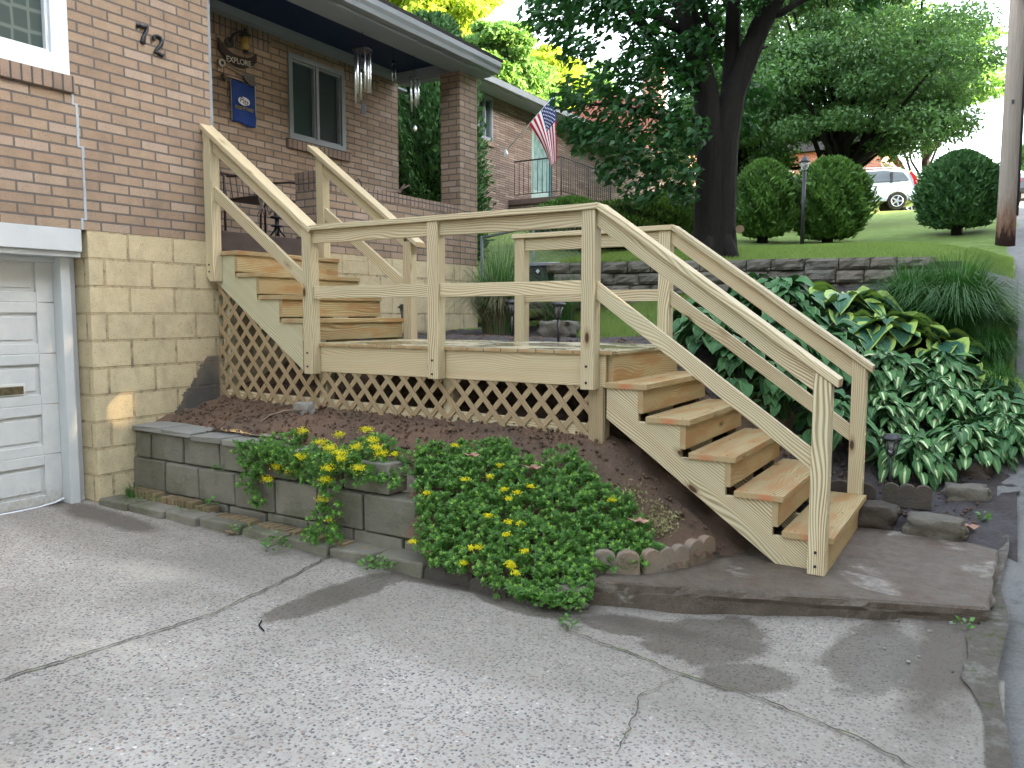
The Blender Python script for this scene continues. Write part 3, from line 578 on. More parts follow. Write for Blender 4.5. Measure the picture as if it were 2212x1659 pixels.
# crack repair in the brick
mb=MB(); r=random.Random(3); z=.87; y=-1.19
while z<1.86:
    dz=.0768; mb.box(W,W+.003,y-.007-r.random()*.004,y+.007+r.random()*.006,z,z+dz+.008); 
    if r.random()<.5: ny=y+r.choice((-.03,.02,.03)); mb.box(W,W+.0035,min(y,ny)-.006,max(y,ny)+.006,z+dz-.004,z+dz+.007); y=ny
    z+=dz; y=max(-1.24,min(-1.15,y))
mb.build('mortar_repair',[plain('pale_blue_mortar',(.36,.40,.44),.9,.1)],H)
def window(name,X,y0,y1,z0,z1,panes,fm,gm,par,fw=.05,dp=.05,mull=.04):
    f=MB(); f.box(X-dp,X,y0,y0+fw,z0,z1); f.box(X-dp,X,y1-fw,y1,z0,z1); f.box(X-dp,X,y0+fw,y1-fw,z0,z0+fw); f.box(X-dp,X,y0+fw,y1-fw,z1-fw,z1)
    w_=f.build(name,[fm],par,bevel=.004); n=panes; L=(y1-y0-2*fw-(n-1)*mull)/n
    for i in range(n):
        a=y0+fw+i*(L+mull); s=MB()
        s.box(X-dp*.8,X-dp*.25,a,a+.022,z0+fw,z1-fw); s.box(X-dp*.8,X-dp*.25,a+L-.022,a+L,z0+fw,z1-fw); s.box(X-dp*.8,X-dp*.25,a+.022,a+L-.022,z0+fw,z0+fw+.022); s.box(X-dp*.8,X-dp*.25,a+.022,a+L-.022,z1-fw-.022,z1-fw)
        s.build('sash',[fm],w_)
        p=MB(); p.box(X-dp*.7,X-dp*.6,a+.022,a+L-.022,z0+fw+.022,z1-fw-.022); p.build('pane',[gm],w_)
    if n>1:
        for i in range(n-1):
            a=y0+fw+(i+1)*L+i*mull; k=MB(); k.box(X-dp,X-.008,a,a+mull,z0+fw,z1-fw); k.build('mullion',[fm],w_)
    return w_
wn=window('window',W+.03,-2.95,-1.245,1.985,3.28,1,M['white'],M['curtain'],H,fw=.13,dp=.11)
tag(wn,label='white framed window with patterned curtain beside the house number')
mb=MB(); mb.box(W-.1,W+.036,-3.05,-1.215,1.865,1.984,off=(0,.1)); mb.build('window_sill',[M['soldier']],H,bevel=.004)
wn=window('window',W-1.2+.02,2.02,2.95,2.27,3.25,2,M['frame'],M['glass'],H,fw=.06,dp=.12)
tag(wn,label='two pane sliding window with grey frame on porch')
mb=MB(); mb.box(W-1.3,W-1.15,1.97,3.02,2.155,2.268,off=(0,.1)); mb.build('window_sill',[M['soldier']],H,bevel=.004)
# garage door
GD=MB(); y0,y1=-4.1,-1.30; X0=W-.24
sec=(.70+1.245)/5
for i in range(5):
    z0=-1.235+i*sec; z1=z0+sec-.006
    GD.box(X0-.04,X0-.02,y0,y1,z0,z1)
    for a,b in ((y1-.13,y1),(y1-1.42,y1-1.29),(y1-2.71,y1-2.58)): GD.box(X0-.02,X0,a,b,z0,z1)
    for a,b in ((y1-1.29,y1-.13),(y1-2.58,y1-1.42)):
        GD.box(X0-.02,X0,a,b,z0,z0+.075); GD.box(X0-.02,X0,a,b,z1-.075,z1)
        GD.box(X0-.02,X0-.010,a+.03,b-.03,z0+.105,z1-.105)
gd=GD.build('garage_door',[M['door']],H,bevel=.004)
mb=MB(); mb.box(X0-.004,X0+.006,-1.80,-1.545,-.375,-.285); mb.build('mail_slot',[plain('worn_white',(.6,.6,.56),.6)],gd,bevel=.003)
mb=MB(); mb.box(X0+.006,X0+.012,-1.785,-1.56,-.365,-.305); mb.build('slot_flap',[plain('tarnished_brass',(.14,.115,.07),.4,.5,.6,var=.4,scale=30)],gd,bevel=.003)
mb=MB(); mb.box(W-.2,W+.012,-4.2,-1.205,.70,.868); mb.box(W-.2,W-.02,-4.2,-1.2,.66,.699); mb.build('garage_lintel',[M['bluewhite']],H,bevel=.004)
mb=MB(); mb.box(W-.26,W-.13,-1.30,-1.225,-1.25,.66); mb.box(W-.26,W-.19,-1.225,-1.157,-1.25,.66); mb.box(W-.28,W-.2,-4.2,-1.3,.62,.66); mb.build('door_jamb',[M['bluewhite']],H,bevel=.004)
mb=MB(); mb.tube([(X0+.02,-4,-1.243),(X0+.02,-1.5,-1.24),(X0+.03,-1.38,-1.225),(X0+.05,-1.32,-1.2)],.008,6); mb.build('weather_strip',[M['white']],H)
# unseen body of the house so that it stands from other sides
mb=MB(); mb.box(W-6,W-5.8,-6,4,-1.2,3.5); mb.box(W-6,W,-6.2,-6,-1.2,3.5); mb.build('rear_wall',[M['brick']],H)
# ---------------------------------------------------------------- text helper
def text_mesh(name,s,size,ext,mt,loc,normal,up=(0,0,1),parent=None,align='CENTER',xs=1,label=None):
    cu=bpy.data.curves.new(name,'FONT'); cu.body=s; cu.size=size; cu.extrude=ext; cu.align_x=align; cu.align_y='CENTER'; cu.offset=0
    to=bpy.data.objects.new('tmp',cu); COL.objects.link(to); bpy.context.view_layer.update()
    me=bpy.data.meshes.new_from_object(to.evaluated_get(bpy.context.evaluated_depsgraph_get())); bpy.data.objects.remove(to)
    z=Vector(normal).normalized(); y=Vector(up); x=y.cross(z).normalized(); y=z.cross(x)
    mt4=Matrix(((x.x*xs,y.x,z.x,loc[0]),(x.y*xs,y.y,z.y,loc[1]),(x.z*xs,y.z,z.z,loc[2]),(0,0,0,1)))
    o_=origin(parent); me.transform(Matrix.Translation(-o_)@mt4); me.materials.clear(); me.name=name
    return link(name,me,parent,[mt])
num=plain('black_iron_number',(.012,.014,.018),.45,.4)
# the numerals are built as rounded strokes, serif style
def stroke(name,pts,c,h,label):
    mb=MB(); P=[]
    for (a,b,r) in pts: P.append(((W+.014,c[0]+a*h,c[1]+b*h),r*h))
    mb.tube([p for p,r in P],[r*1.5 for p,r in P],10); return mb
s7=stroke('house_number',[(-.30,.28,.035),(-.31,.40,.06),(-.22,.47,.065),(-.05,.42,.075),(.14,.47,.06),(.27,.50,.05),(.24,.36,.055),(.10,.12,.07),(.0,-.12,.08),(-.05,-.34,.09),(-.02,-.47,.085)],(-.625,2.456),.152,'')
o=s7.build('house_number',[num]); tag(o,'black metal numeral 7 fixed to the tan brick wall','house number','house numerals')
s2=stroke('house_number',[(-.24,.18,.05),(-.27,.32,.06),(-.18,.45,.055),(-.02,.5,.05),(.15,.45,.06),(.23,.28,.075),(.16,.08,.075),(.0,-.12,.06),(-.16,-.30,.05),(-.27,-.44,.045),(-.12,-.37,.06),(.05,-.42,.07),(.2,-.48,.06),(.32,-.38,.045)],(-.495,2.412),.152,'')
o=s2.build('house_number',[num]); tag(o,'black metal numeral 2 right of the numeral 7 on brick','house number','house numerals')
# ---------------------------------------------------------------- porch things
RX=W-1.2
L=thing('wall_lantern','black carriage lantern with amber glass above the canoe sign','lantern',(RX,1.22,3.1))
mb=MB(); mb.tube([(RX+.0,1.20,3.12),(RX+.02,1.20,3.12)],.055,12); mb.tube([(RX+.02,1.20,3.13),(RX+.07,1.21,3.2),(RX+.12,1.27,3.24),(RX+.12,1.32,3.22)],.012,6); mb.build('bracket',[M['iron']],L)
mb=MB(); mb.lathe((RX+.12,1.32,3.05),[(.03,0),(.05,.04),(.045,.11),(.028,.15)],12); mb.build('lantern_glass',[plain('amber_glass',(.35,.24,.07),.15,.6)],L)
mb=MB(); mb.lathe((RX+.12,1.32,3.20),[(.03,-.01),(.065,.0),(.04,.035),(.02,.05),(.02,.07),(.005,.09)],12); mb.build('lantern_cap',[M['iron']],L)
mb=MB(); mb.lathe((RX+.12,1.32,3.02),[(.03,0),(.035,.03)],12); mb.build('lantern_base',[M['iron']],L)
C=thing('canoe_sign','dark wooden canoe shaped sign with pale word EXPLORE','sign',(RX,1.26,2.95))
poly=[]; 
for i in range(17):
    a=i/16; y=1.03+a*.50; zz=2.955+.20*(abs(a-.5)*2)**2.6*.55; poly.append((y,zz+.035-.03*a+ .02))
for i in range(17):
    a=1-i/16; y=1.03+a*.50; poly.append((y,2.895+.13*(abs(a-.5)*2)**2.2-.03*a))
mb=MB(); mb.prism(poly,RX+.03,RX+.055,'x'); mb.build('canoe_board',[plain('dark_varnished_wood',(.035,.022,.022),.4),]*2,C,bevel=.004)
text_mesh('sign_lettering','EXPLORE',.085,.003,plain('pale_letter',(.55,.53,.48),.7),(RX+.058,1.28,2.935),(1,0,0),up=(0,-.07,1),parent=C,xs=.95)
Pd=thing('canoe_paddle','wooden paddle hanging under the canoe sign with a round float','paddle',(RX,1.3,2.83))
mb=MB(); mb.tube([(RX+.04,1.08,2.86),(RX+.04,1.34,2.81)],.011,8); mb.build('shaft',[plain('light_wood',(.30,.24,.17),.6)],Pd)
mb=MB(); mb.prism([(1.33,2.83),(1.40,2.83),(1.50,2.83),(1.51,2.74),(1.44,2.72),(1.36,2.78)],RX+.03,RX+.045,'x'); mb.build('blade',[plain('grey_blade',(.10,.10,.10),.6)]*2,Pd,bevel=.003)
mb=MB(); mb.tube([(RX+.02,1.07,2.87),(RX+.05,1.07,2.87)],.042,16); mb.build('float',[plain('pale_float',(.42,.38,.32),.6)],Pd)
mb=MB(); mb.tube([(RX+.051,1.07,2.87),(RX+.056,1.07,2.87)],.018,12); mb.build('float_hole',[M['iron']],Pd)
mb=MB(); mb.tube([(RX+.05,1.09,2.86),(RX+.04,1.09,2.74)],.003,5); mb.tube([(RX+.04,1.07,2.74),(RX+.04,1.11,2.73),(RX+.04,1.09,2.70)],.02,6); mb.build('lure',[plain('olive_lure',(.06,.06,.04),.5)],Pd)
# banner
BN=thing('banner','blue garden banner with white oval logo and gold lettering on porch wall','banner',(RX,1.35,2.5))
def cloth(y0,y1,z0,z1,n=12,m_=16,amp=.008):
    V=[];F=[]; 
    for i in range(n+1):
        for j in range(m_+1):
            a=i/n;b=j/m_; V.append((RX+.03+amp*math.sin(a*7+b*2)+amp*.5*math.sin(b*9),y0+(y1-y0)*a+.006*math.sin(b*5),z0+(z1-z0)*b+.012*math.sin(a*6)))
    for i in range(n):
        for j in range(m_): F.append((i*(m_+1)+j,(i+1)*(m_+1)+j,(i+1)*(m_+1)+j+1,i*(m_+1)+j+1))
    return V,F
V,F=cloth(1.19,1.505,2.29,2.735); b_=npmesh('banner_cloth',V,F,BN,[plain('royal_blue_cloth',(.008,.035,.19),.7)],smooth=True); sm=b_.modifiers.new('s','SOLIDIFY'); sm.thickness=.003
mb=MB(); mb.tube([(RX+.035,1.185,2.30),(RX+.035,1.185,2.74)],.006,5); mb.build('edge_binding',[plain('pale_binding',(.35,.36,.38),.7)],BN)
mb=MB(); mb.tube([(RX+.035,1.51,2.285),(RX+.035,1.51,2.735)],.006,5); mb.build('edge_binding',[plain('pale_binding',(.35,.36,.38),.7)],BN)
mb=MB(); mb.tube([(RX+.03,1.17,2.745),(RX+.03,1.53,2.74)],.006,6); mb.build('hanging_rod',[M['iron']],BN)
mb=MB(); mb.prism([(1.345+.078*math.cos(a),2.535+.045*math.sin(a)) for a in [2*math.pi*k/24 for k in range(24)]],RX+.044,RX+.047,'x'); ov=mb.build('logo_oval',[plain('white_print',(.62,.63,.65),.7)]*2,BN)
text_mesh('logo_script','Pitt',.085,.001,plain('navy_print',(.01,.03,.12),.7),(RX+.049,1.345,2.532),(1,0,0),up=(0,.25,1),parent=ov)
text_mesh('banner_lettering','PROUD PITT FAMILY',.052,.001,plain('gold_print',(.42,.34,.10),.7),(RX+.046,1.35,2.455),(1,0,0),parent=BN,xs=.52)
for o in BN.children:
    if o.name.startswith('banner_lettering'): pass
# wind chimes
def chime(name,label,x,y,ztop,zhook,top_r,tubes,rod_r,plate=None,ring=False,kind=0):
    c=thing(name,label,'wind chime',(x,y,ztop),'wind chimes hanging from the porch soffit')
    mb=MB(); 
    mb.tube([(x,y,zhook-.02),(x+.0,y+.02,zhook-.045),(x,y-.0,zhook-.08),(x,y-.02,zhook-.05)],.004,6); mb.tube([(x,y,zhook),(x,y,zhook-.03)],.004,6); mb.tube([(x,y,zhook-.08),(x,y,ztop+.02)],.0025,5); mb.build('hook_and_cord',[M['iron']],c)
    mb=MB()
    if ring: 
        mb.tube([(x+top_r*math.cos(a),y+top_r*math.sin(a),ztop) for a in [2*math.pi*k/16 for k in range(17)]],.006,6)
        for k in range(3): mb.tube([(x+top_r*math.cos(k*2.1),y+top_r*math.sin(k*2.1),ztop),(x,y,ztop+.13)],.002,4)
        mb.build('suspension_ring',[M['iron']],c)
    else:
        mb.lathe((x,y,ztop),[(top_r*.98,-.012),(top_r,0),(top_r*.7,.022),(top_r*.2,.03)],20); mb.build('top_disc',[plain('dark_wood_disc',(.02,.02,.03),.35)],c)
    R=top_r*.78; n=len(tubes)
    for k,(Lh,dz) in enumerate(tubes):
        a=2*math.pi*k/n+.5; px,py=x+R*math.cos(a),y+R*math.sin(a)
        mb=MB(); mb.tube([(px,py,ztop-.03-dz),(px,py,ztop-.03-dz-Lh)],rod_r,10); mb.tube([(px,py,ztop-.03-dz),(px,py,ztop)],.0015,4); mb.build('chime_tube',[M['silver']],c)
    mb=MB(); mb.tube([(x,y,ztop),(x,y,ztop-.55 if plate else ztop-.35)],.0015,4); mb.lathe((x,y,ztop-.22 if kind==0 else ztop-.16),[(.025,-.015),(.025,.015)],12); mb.build('striker',[M['iron']],c)
    if plate:
        mb=MB(); mb.box(x-.003,x+.003,y-.035,y+.035,ztop-.68,ztop-.56); mb.build('wind_plate',[plain('dark_wood_plate',(.02,.02,.025),.5)],c,bevel=.002)
    return c
chime('wind_chime','large silver wind chime with dark disc and rectangular plate',W-.1,2.08,3.10,3.29,.105,[(.42,0),(.40,.0),(.46,.02),(.50,.03),(.44,.01),(.38,.02)],.0125,plate=True)
chime('wind_chime','tiny silver three tube wind chime further back under the ceiling',W-.35,2.90,3.22,3.46,.03,[(.17,0),(.18,0),(.17,.01)],.0075,kind=1)
chime('wind_chime','slender silver wind chime on a dark ring nearest the pier',W-.1,2.98,3.02,3.29,.062,[(.27,0),(.30,.0),(.33,.02),(.25,.01),(.29,.01)],.010,ring=True,kind=1)
c=thing('sun_catcher','faceted glass teardrop hanging below the slender wind chime','sun catcher',(W-.1,2.985,2.46))
mb=MB(); mb.lathe((W-.1,2.985,2.43),[(.004,-.03),(.022,-.012),(.026,.01),(.018,.035),(.003,.055)],8); mb.build('glass_drop',[plain('clear_bright_glass',(.7,.72,.74),.08,.8,.6,var=.4,scale=60)],c)
mb=MB(); mb.tube([(W-.1,2.985,2.48),(W-.1,2.985,2.70)],.001,4); mb.build('thread',[M['iron']],c)
# iron stand, chair arms, driftwood
St=thing('iron_planter_stand','dark cast iron stand with flared foot standing on the porch edge','planter stand',(W-.25,.95,.975))
x,y=W-.25,.95
mb=MB(); 
for k in range(4):
    a=k*math.pi/2+.6; mb.tube([(x,y,1.12),(x+.03*math.cos(a),y+.03*math.sin(a),1.06),(x+.09*math.cos(a),y+.09*math.sin(a),.985)],[.012,.01,.008],6)
mb.build('flared_foot',[M['iron']],St)
mb=MB(); mb.lathe((x,y,1.10),[(.02,-.09),(.02,0),(.06,.0),(.065,.012),(.02,.02),(.022,.08),(.07,.085),(.07,.10),(.03,.11),(.03,.26),(.05,.30)],12); mb.build('column',[M['iron']],St)
mb=MB(); mb.obox((x-.02,y-.10,1.40),(.05,0,0),(0,.10,0),(0,0,.02)); mb.tube([(x,y,1.3),(x,y-.06,1.38),(x,y-.16,1.42)],.022,8); mb.build('top_arm',[M['iron']],St,bevel=.004)
CH=thing('metal_chair','brown metal porch chair partly hidden behind the hand rail','chair',(W-.6,.75,.975))
mt_=plain('rusty_brown_metal',(.05,.03,.028),.5,.4); x,y=W-.62,.78
for s in (0,1):
    mb=MB(); yy=y+.52*s; mb.tube([(x+.32,yy,.98),(x+.34,yy,1.35),(x+.33,yy,1.57),(x+.2,yy,1.60),(x-.15,yy,1.62)],.012,8); mb.tube([(x-.2,yy,.98),(x-.2,yy,1.62),(x-.24,yy,1.66)],.012,8); mb.build('side_frame',[mt_],CH)
mb=MB(); mb.box(x-.2,x+.3,y+.02,y+.5,1.38,1.405); mb.build('seat',[mt_],CH,bevel=.005)
mb=MB(); 
for k in range(7): mb.tube([(x-.2,y+.03+k*.075,1.40),(x-.24,y+.03+k*.075,1.64)],.006,6)
mb.tube([(x-.24,y,1.66),(x-.24,y+.52,1.66)],.012,8); mb.build('backrest',[mt_],CH)
o=thing('driftwood_bundle','bunch of dried curling leaves and roots tied to the iron stand','dried plant',(W-.2,.75,1.3))
mb=MB(); r=random.Random(8)
for k in range(9):
    px,py,pz=W-.2+r.uniform(-.04,.04),.78+r.uniform(-.05,.06),1.42; P=[(px,py,pz)]
    for j in range(4): px+=r.uniform(-.02,.02); py+=r.uniform(-.04,.035); pz-=r.uniform(.04,.075); P.append((px,py,pz))
    mb.tube(P,[.012,.01,.009,.007,.004],6)
mb.build('dried_strands',[plain('grey_dried_leaf',(.16,.13,.11),.85,var=.4)],o)
o=thing('driftwood_branch','knotty brown root lying on the parapet cap','branch',(W-.15,2.75,1.61))
mb=MB(); mb.tube([(W-.15,2.35,1.625),(W-.15,2.6,1.64),(W-.15,2.75,1.68)],[.012,.018,.02],7); mb.tube([(W-.15,2.72,1.66),(W-.12,2.80,1.76)],[.014,.01],6); mb.tube([(W-.15,2.72,1.62),(W-.15,2.80,1.72),(W-.15,2.93,1.77)],[.016,.012,.009],6); mb.build('root_wood',[plain('root_brown',(.11,.075,.06),.85)],o)
o=thing('iron_hook','small curled iron hook standing on the parapet cap','hook',(W-.1,1.9,1.605))
mb=MB(); mb.tube([(W-.02,1.86,1.60),(W-.02,1.86,1.66),(W-.02,1.89,1.69),(W-.02,1.93,1.66),(W-.0,1.93,1.58)],.006,6); mb.build('hook_wire',[M['iron']],o)
# ---------------------------------------------------------------- wooden stair
SD=thing('wooden_staircase','new treated pine entry stair with landing, post rails and lattice skirt','staircase',(-1.3,.6,-1.22))
PW=.095; seed=[100]
def sid(): seed[0]+=1; return seed[0]
def bolts(mb,x,y,zs):
    for z in zs: mb.tube([(x,y-.001,z),(x,y-.006,z)],.0085,10)
def post(x,y,z0,z1,name='post',cut=None,bz=()):
    mb=MB(); p=[(x,z0),(x+PW,z0),(x+PW,z1),(x,z1)] if cut is None else [(x,z0+cut[0]),(x+PW*.45,z0),(x+PW,z0),(x+PW,z1+cut[1]),(x,z1+cut[2])]
    mb.prism(p,y,y+PW,'y',grain=(0,1),seed=sid()); o=mb.build(name,[M['wood'],M['end']],SD,bevel=.004)
    if bz:
        b=MB(); bolts(b,x+PW*.45,y,bz); b.build('bolt',[M['iron']],o)
    return o
PY=-PW-.002; PB=1.24
L0=-2.63
xA,xC,xM=-.135,L0,-1.372
xN=1.298; zP=-1.215
sl=RISE/RUN
# front posts
post(xC,PY,-.25,.905,bz=(-.19,-.08)); post(xM,PY,-.235,.893,bz=(-.2,-.1)); post(xA,PY,-.25,.893,bz=(-.10,-.205))
zr=lambda x:.893-sl*(x+.02)*1.02            # underside of the sloping cap, lower flight
post(xN,PY,zP-.005,zr(xN+PW/2),cut=(0,-sl*PW/2,sl*PW/2),bz=(-1.17,-1.09))
# upper newel by the house wall
zu=lambda x:.905+(xC+.05-x)*.745            # underside of upper cap
post(W+.003,PY,.515,zu(W+.05),cut=(.055,-sl*PW/2,sl*PW/2),bz=(.66,.60))
# far side posts
post(xA,PB,-.45,.88); post(-1.45,PB,-.30,.88); post(xC-.06,PB,-.30,.915)
post(xN,PB,-1.03,zr(xN+PW/2),cut=(0,-sl*PW/2,sl*PW/2)); post(W+.003,PB,.60,zu(W+.05),cut=(0,-sl*PW/2,sl*PW/2))
def hrail(name,x0,x1,y,z0,z1,th=.038):
    mb=MB(); mb.prism([(x0,z0),(x1,z0),(x1,z1),(x0,z1)],y,y+th,'y',grain=(1,0),seed=sid()); return mb.build(name,[M['wood'],M['end']],SD,bevel=.003)
ry=PY+.03
for (a,b) in ((xC+PW,xM),(xM+PW,xA)):
    hrail('top_rail',a,b,ry,.793,.89); hrail('mid_rail',a,b,ry,.358,.452)
for (a,b) in ((-1.45+PW,xA),): hrail('top_rail',a,b,PB+.02,.775,.872); hrail('mid_rail',a,b,PB+.02,.338,.43)
# caps
def cap(poly,y0,y1,name='cap_rail'):
    mb=MB(); mb.prism(poly,y0,y1,'y',grain=(poly[1][0]-poly[0][0],poly[1][1]-poly[0][1]),seed=sid()); return mb.build(name,[M['wood'],M['end']],SD,bevel=.004)
c0,c1=PY-.012,PY+.125
cap([(xC+PW-.005,.893),(xA+PW+.012,.893),(xA+PW+.024,.931),(xC+PW-.005,.931)],c0,c1)
xe=xN+PW+.035
cap([(xA+PW+.012,.893),(xe,zr(xe)+.004),(xe+.005,zr(xe)+.051),(xA+PW+.024,.931)],c0,c1)
xu=W-.035
cap([(xu,zu(xu)),(xC+PW+.0,zu(xC+PW)),(xC+PW+.028,zu(xC+PW)+.025),(xC+PW+.0,zu(xC+PW)+.047),(xu+.004,zu(xu)+.047)],c0-.006,c1+.0)
f0,f1=PB-.02,PB+.117
cap([(-1.47,.882),(xA+PW+.012,.882),(xA+PW+.024,.92),(-1.47,.92)],f0,f1)
cap([(xA+PW+.012,.882),(xe,zr(xe)+.002),(xe+.005,zr(xe)+.049),(xA+PW+.024,.92)],f0,f1)
cap([(xu-.06,zu(xu-.06)),(xC+PW+.02,zu(xC+PW+.02)),(xC+PW+.02,zu(xC+PW+.02)+.047),(xu-.055,zu(xu-.06)+.047)],f0,f1)
def srail(name,x0,x1,zt,s,h,y,th=.038):
    """sloping rail: top edge zt at x0, slope -s"""
    mb=MB(); D=(x1-x0)*s; mb.prism([(x0,zt-h),(x1,zt-h-D),(x1,zt-D),(x0,zt)],y,y+th,'y',grain=(1,-s),seed=sid()); return mb.build(name,[M['wood'],M['end']],SD,bevel=.003)
hh=.117
for yy in (ry,PB+.02):
    k=0 if yy==ry else -.01
    srail('top_rail',xA+PW,xN,zr(xA+PW)+k-.002,sl*1.02,hh,yy); 
    srail('mid_rail',xA+PW,xN,.445+k*2,sl*1.0,hh,yy)
    srail('top_rail',W+.003+PW,xC if yy==ry else xC-.06,zu(W+.003+PW)-.003,.745,hh,yy)
    srail('mid_rail',W+.003+PW,xC if yy==ry else xC-.06,1.335 if yy==ry else 1.30,.722,hh,yy)
# landing
mb=MB(); mb.prism([(xC,-.235),(.0,-.235),(.0,-.028),(xC,-.028)],0,.038,'y',grain=(1,0),seed=3); mb.build('rim_board',[M['wood'],M['end']],SD,bevel=.003)
mb=MB(); mb.prism([(xC,-.235),(.0,-.235),(.0,-.028),(xC,-.028)],PB-.038,PB,'y',grain=(1,0),seed=4); mb.build('rim_board',[M['wood'],M['end']],SD,bevel=.003)
mb=MB(); mb.prism([(-.002,-.225),(.036,-.225),(.036,-.028),(-.002,-.028)],.0385,PB,'y',seed=5); mb.build('riser',[M['woodt'],M['end']],SD,bevel=.003)
mb=MB(); mb.box(-.05,-.005,.002,.036,-.60,-.237); mb.build('corner_block',[M['woodl']],SD,bevel=.004)
mb=MB(); nb_=19; bw=(.02+.035-L0)/nb_
for i in range(nb_):
    x=L0+.0+i*bw; mb.prism([(x+.0025,-.027),(x+bw-.0025,-.027),(x+bw-.0025,0),(x+.0025,0)],-.022,PB+.005,'y',seed=200+i)
mb.build('landing_boards',[M['woodd'],M['end']],SD,bevel=.004)
mb=MB()
for x in (-2.2,-1.8,-1.35,-.9,-.45): mb.box(x,x+.038,.04,PB-.04,-.2,-.03)
mb.build('joists',[M['wood']],SD)
# lower flight
for k in range(1,6):
    xn=.0+k*RUN+.008; z=-k*RISE
    mb=MB(); mb.prism([(xn-.288,z-.038),(xn,z-.038),(xn,z),(xn-.288,z)],-.02,PB+.0,'y',seed=300+k); mb.build('tread',[M['woodt'],M['end']],SD,bevel=.004).data.materials[1]=M['endred']
    sc=MB()
    for yy in (.02,.62,1.2):
        for xx in (xn-.06,xn-.22): sc.tube([(xx,yy,z-.001),(xx,yy,z+.0012)],.006,8)
    sc.build('screw_heads',[M['iron']],[o for o in SD.children if o.name.startswith('tread')][-1])
    zb=z-RISE+.014 if k<5 else -1.222
    mb=MB(); mb.prism([(xn-.068,zb),(xn-.03,zb),(xn-.03,z-.039),(xn-.068,z-.039)],.0,PB-.002,'y',seed=320+k); mb.build('riser',[M['woodt'],M['end']],SD,bevel=.003)
def stringer(y,mt,x0,z0,n,foot=None,bottom=None):
    P=[]
    for k in range(n):
        xk=x0+k*RUN; zk=z0-k*RISE
        P+=[(xk,zk),(xk+RUN-.06,zk)] if k==0 else [(xk-.06,zk),(xk+RUN-.06,zk)]
    P+=bottom; P=P[::-1]; mb=MB(); mb.prism(P,y,y+.038,'y',grain=(1,-sl),seed=400+int(y*10)+n); return mb.build('stringer',[mt,M['end']],SD,bevel=.003)
for y in (0.001,.6,PB-.04):
    stringer(y,M['wood'],.008,-RISE-.039,5,bottom=[(5*RUN-.052,-1.221),(1.10,-1.221),(.008,-.438)])
# upper flight, five treads: top one level with the porch edge
for k in range(1,5):
    xn=L0+.02-.0+.205-k*RUN; xn=-3.498+(4-k)*.2721*1.0; z=k*.1953
    mb=MB(); mb.prism([(xn-.285,z-.038),(xn,z-.038),(xn,z),(xn-.285,z)],-.02,PB,'y',seed=340+k); mb.build('tread',[M['woodt'],M['end']],SD,bevel=.004)
    mb=MB(); mb.prism([(xn-.058,z-.1953+.012),(xn-.02,z-.1953+.012),(xn-.02,z-.039),(xn-.058,z-.039)],0,PB-.002,'y',seed=360+k); mb.build('riser',[M['woodt'],M['end']],SD,bevel=.003)
def ustringer(y,mt,sd_):
    P=[(W+.005,.742)]
    for k in (4,3,2,1):
        xn=-3.498+(4-k)*.2721; z=k*.1953-.039; P+=[(xn-.058,z),(xn-.058,z-.1953)]
    P=P[:-1]+[(-2.739,-.235),(W+.005,.512)]
    mb=MB(); mb.prism(P[::-1],y,y+.038,'y',grain=(1,-.717),seed=sd_); return mb.build('stringer',[mt,M['end']],SD,bevel=.003)
ustringer(.001,M['woodg'],420); ustringer(.6,M['wood'],421); ustringer(PB-.04,M['wood'],422)
# posts and nailers under the landing
for (x,zt,zb) in ((W+.03,.44,-.58),(xC+.02,-.237,-.62),(xM+.03,-.237,-.62),(-.115,-.237,-.64)):
    for y in (.045,PB-.14) if x!=-.115 else (.0405,PB-.14):
        mb=MB(); mb.prism([(x,zb),(x+.09,zb),(x+.09,zt),(x,zt)],y+.0,y+.09,'y',grain=(0,1),seed=sid()); mb.build('support_post',[M['wood'],M['end']],SD,bevel=.004)
mb=MB(); mb.prism([(-.115,-.61),(-.01,-.61),(-.01,-.2365),(-.115,-.2365)],-.012,.039,'y',grain=(0,1),seed=77); mb.build('support_post',[M['woodl'],M['end']],SD,bevel=.004)
mb=MB(); mb.prism([(W+.02,-.545),(-.12,-.575),(-.12,-.485),(W+.02,-.445)],.028,.0445,'y',grain=(1,0),seed=78); mb.build('skirt_board',[M['wood'],M['end']],SD)
# lattice
LT=[ [(W+.012,-.54),(xC+.005,-.555),(xC+.005,-.215),(W+.012,.53)], [(xC+.012,-.545),(-.118,-.565),(-.118,-.2365),(xC+.012,-.2365)] ]
def clip(poly,a,b,c):   # keep a*x+b*z<=c
    out=[]
    for i in range(len(poly)):
        p,q=poly[i],poly[(i+1)%len(poly)]; fp,fq=a*p[0]+b*p[1]-c,a*q[0]+b*q[1]-c
        if fp<=0: out.append(p)
        if fp*fq<0: t=fp/(fp-fq); out.append((p[0]+(q[0]-p[0])*t,p[1]+(q[1]-p[1])*t))
    return out
def lattice(poly,sp=.160,wd=.039):
    for layer,(ang,y0) in enumerate(((-math.radians(48),.006),(math.radians(48),.013))):
        mb=MB(); dx,dz=math.cos(ang),math.sin(ang); nx,nz=-dz,dx
        vals=[nx*p[0]+nz*p[1] for p in poly]; k=math.floor(min(vals)/(sp*abs(nx))); step=sp*abs(nx)
        for i in range(k-1,int(max(vals)/step)+2):
            c=i*step; q=clip(clip(poly,nx,nz,c+wd/2),-nx,-nz,-(c-wd/2))
            if len(q)>=3:
                mb.prism(q,y0,y0+.0068,'y',grain=(dx,dz),seed=900+i+layer*50)
        yield mb
for i,p in enumerate(LT):
    root=None
    for mb in lattice(p):
        if root is None: root=mb.build('lattice_panel',[M['woodl'],M['end']],SD)
        else: mb.build('rear_slats',[M['woodl'],M['end']],root)
    tag(root,label=['triangular lattice panel under the upper flight','long low lattice panel under the landing'][i])
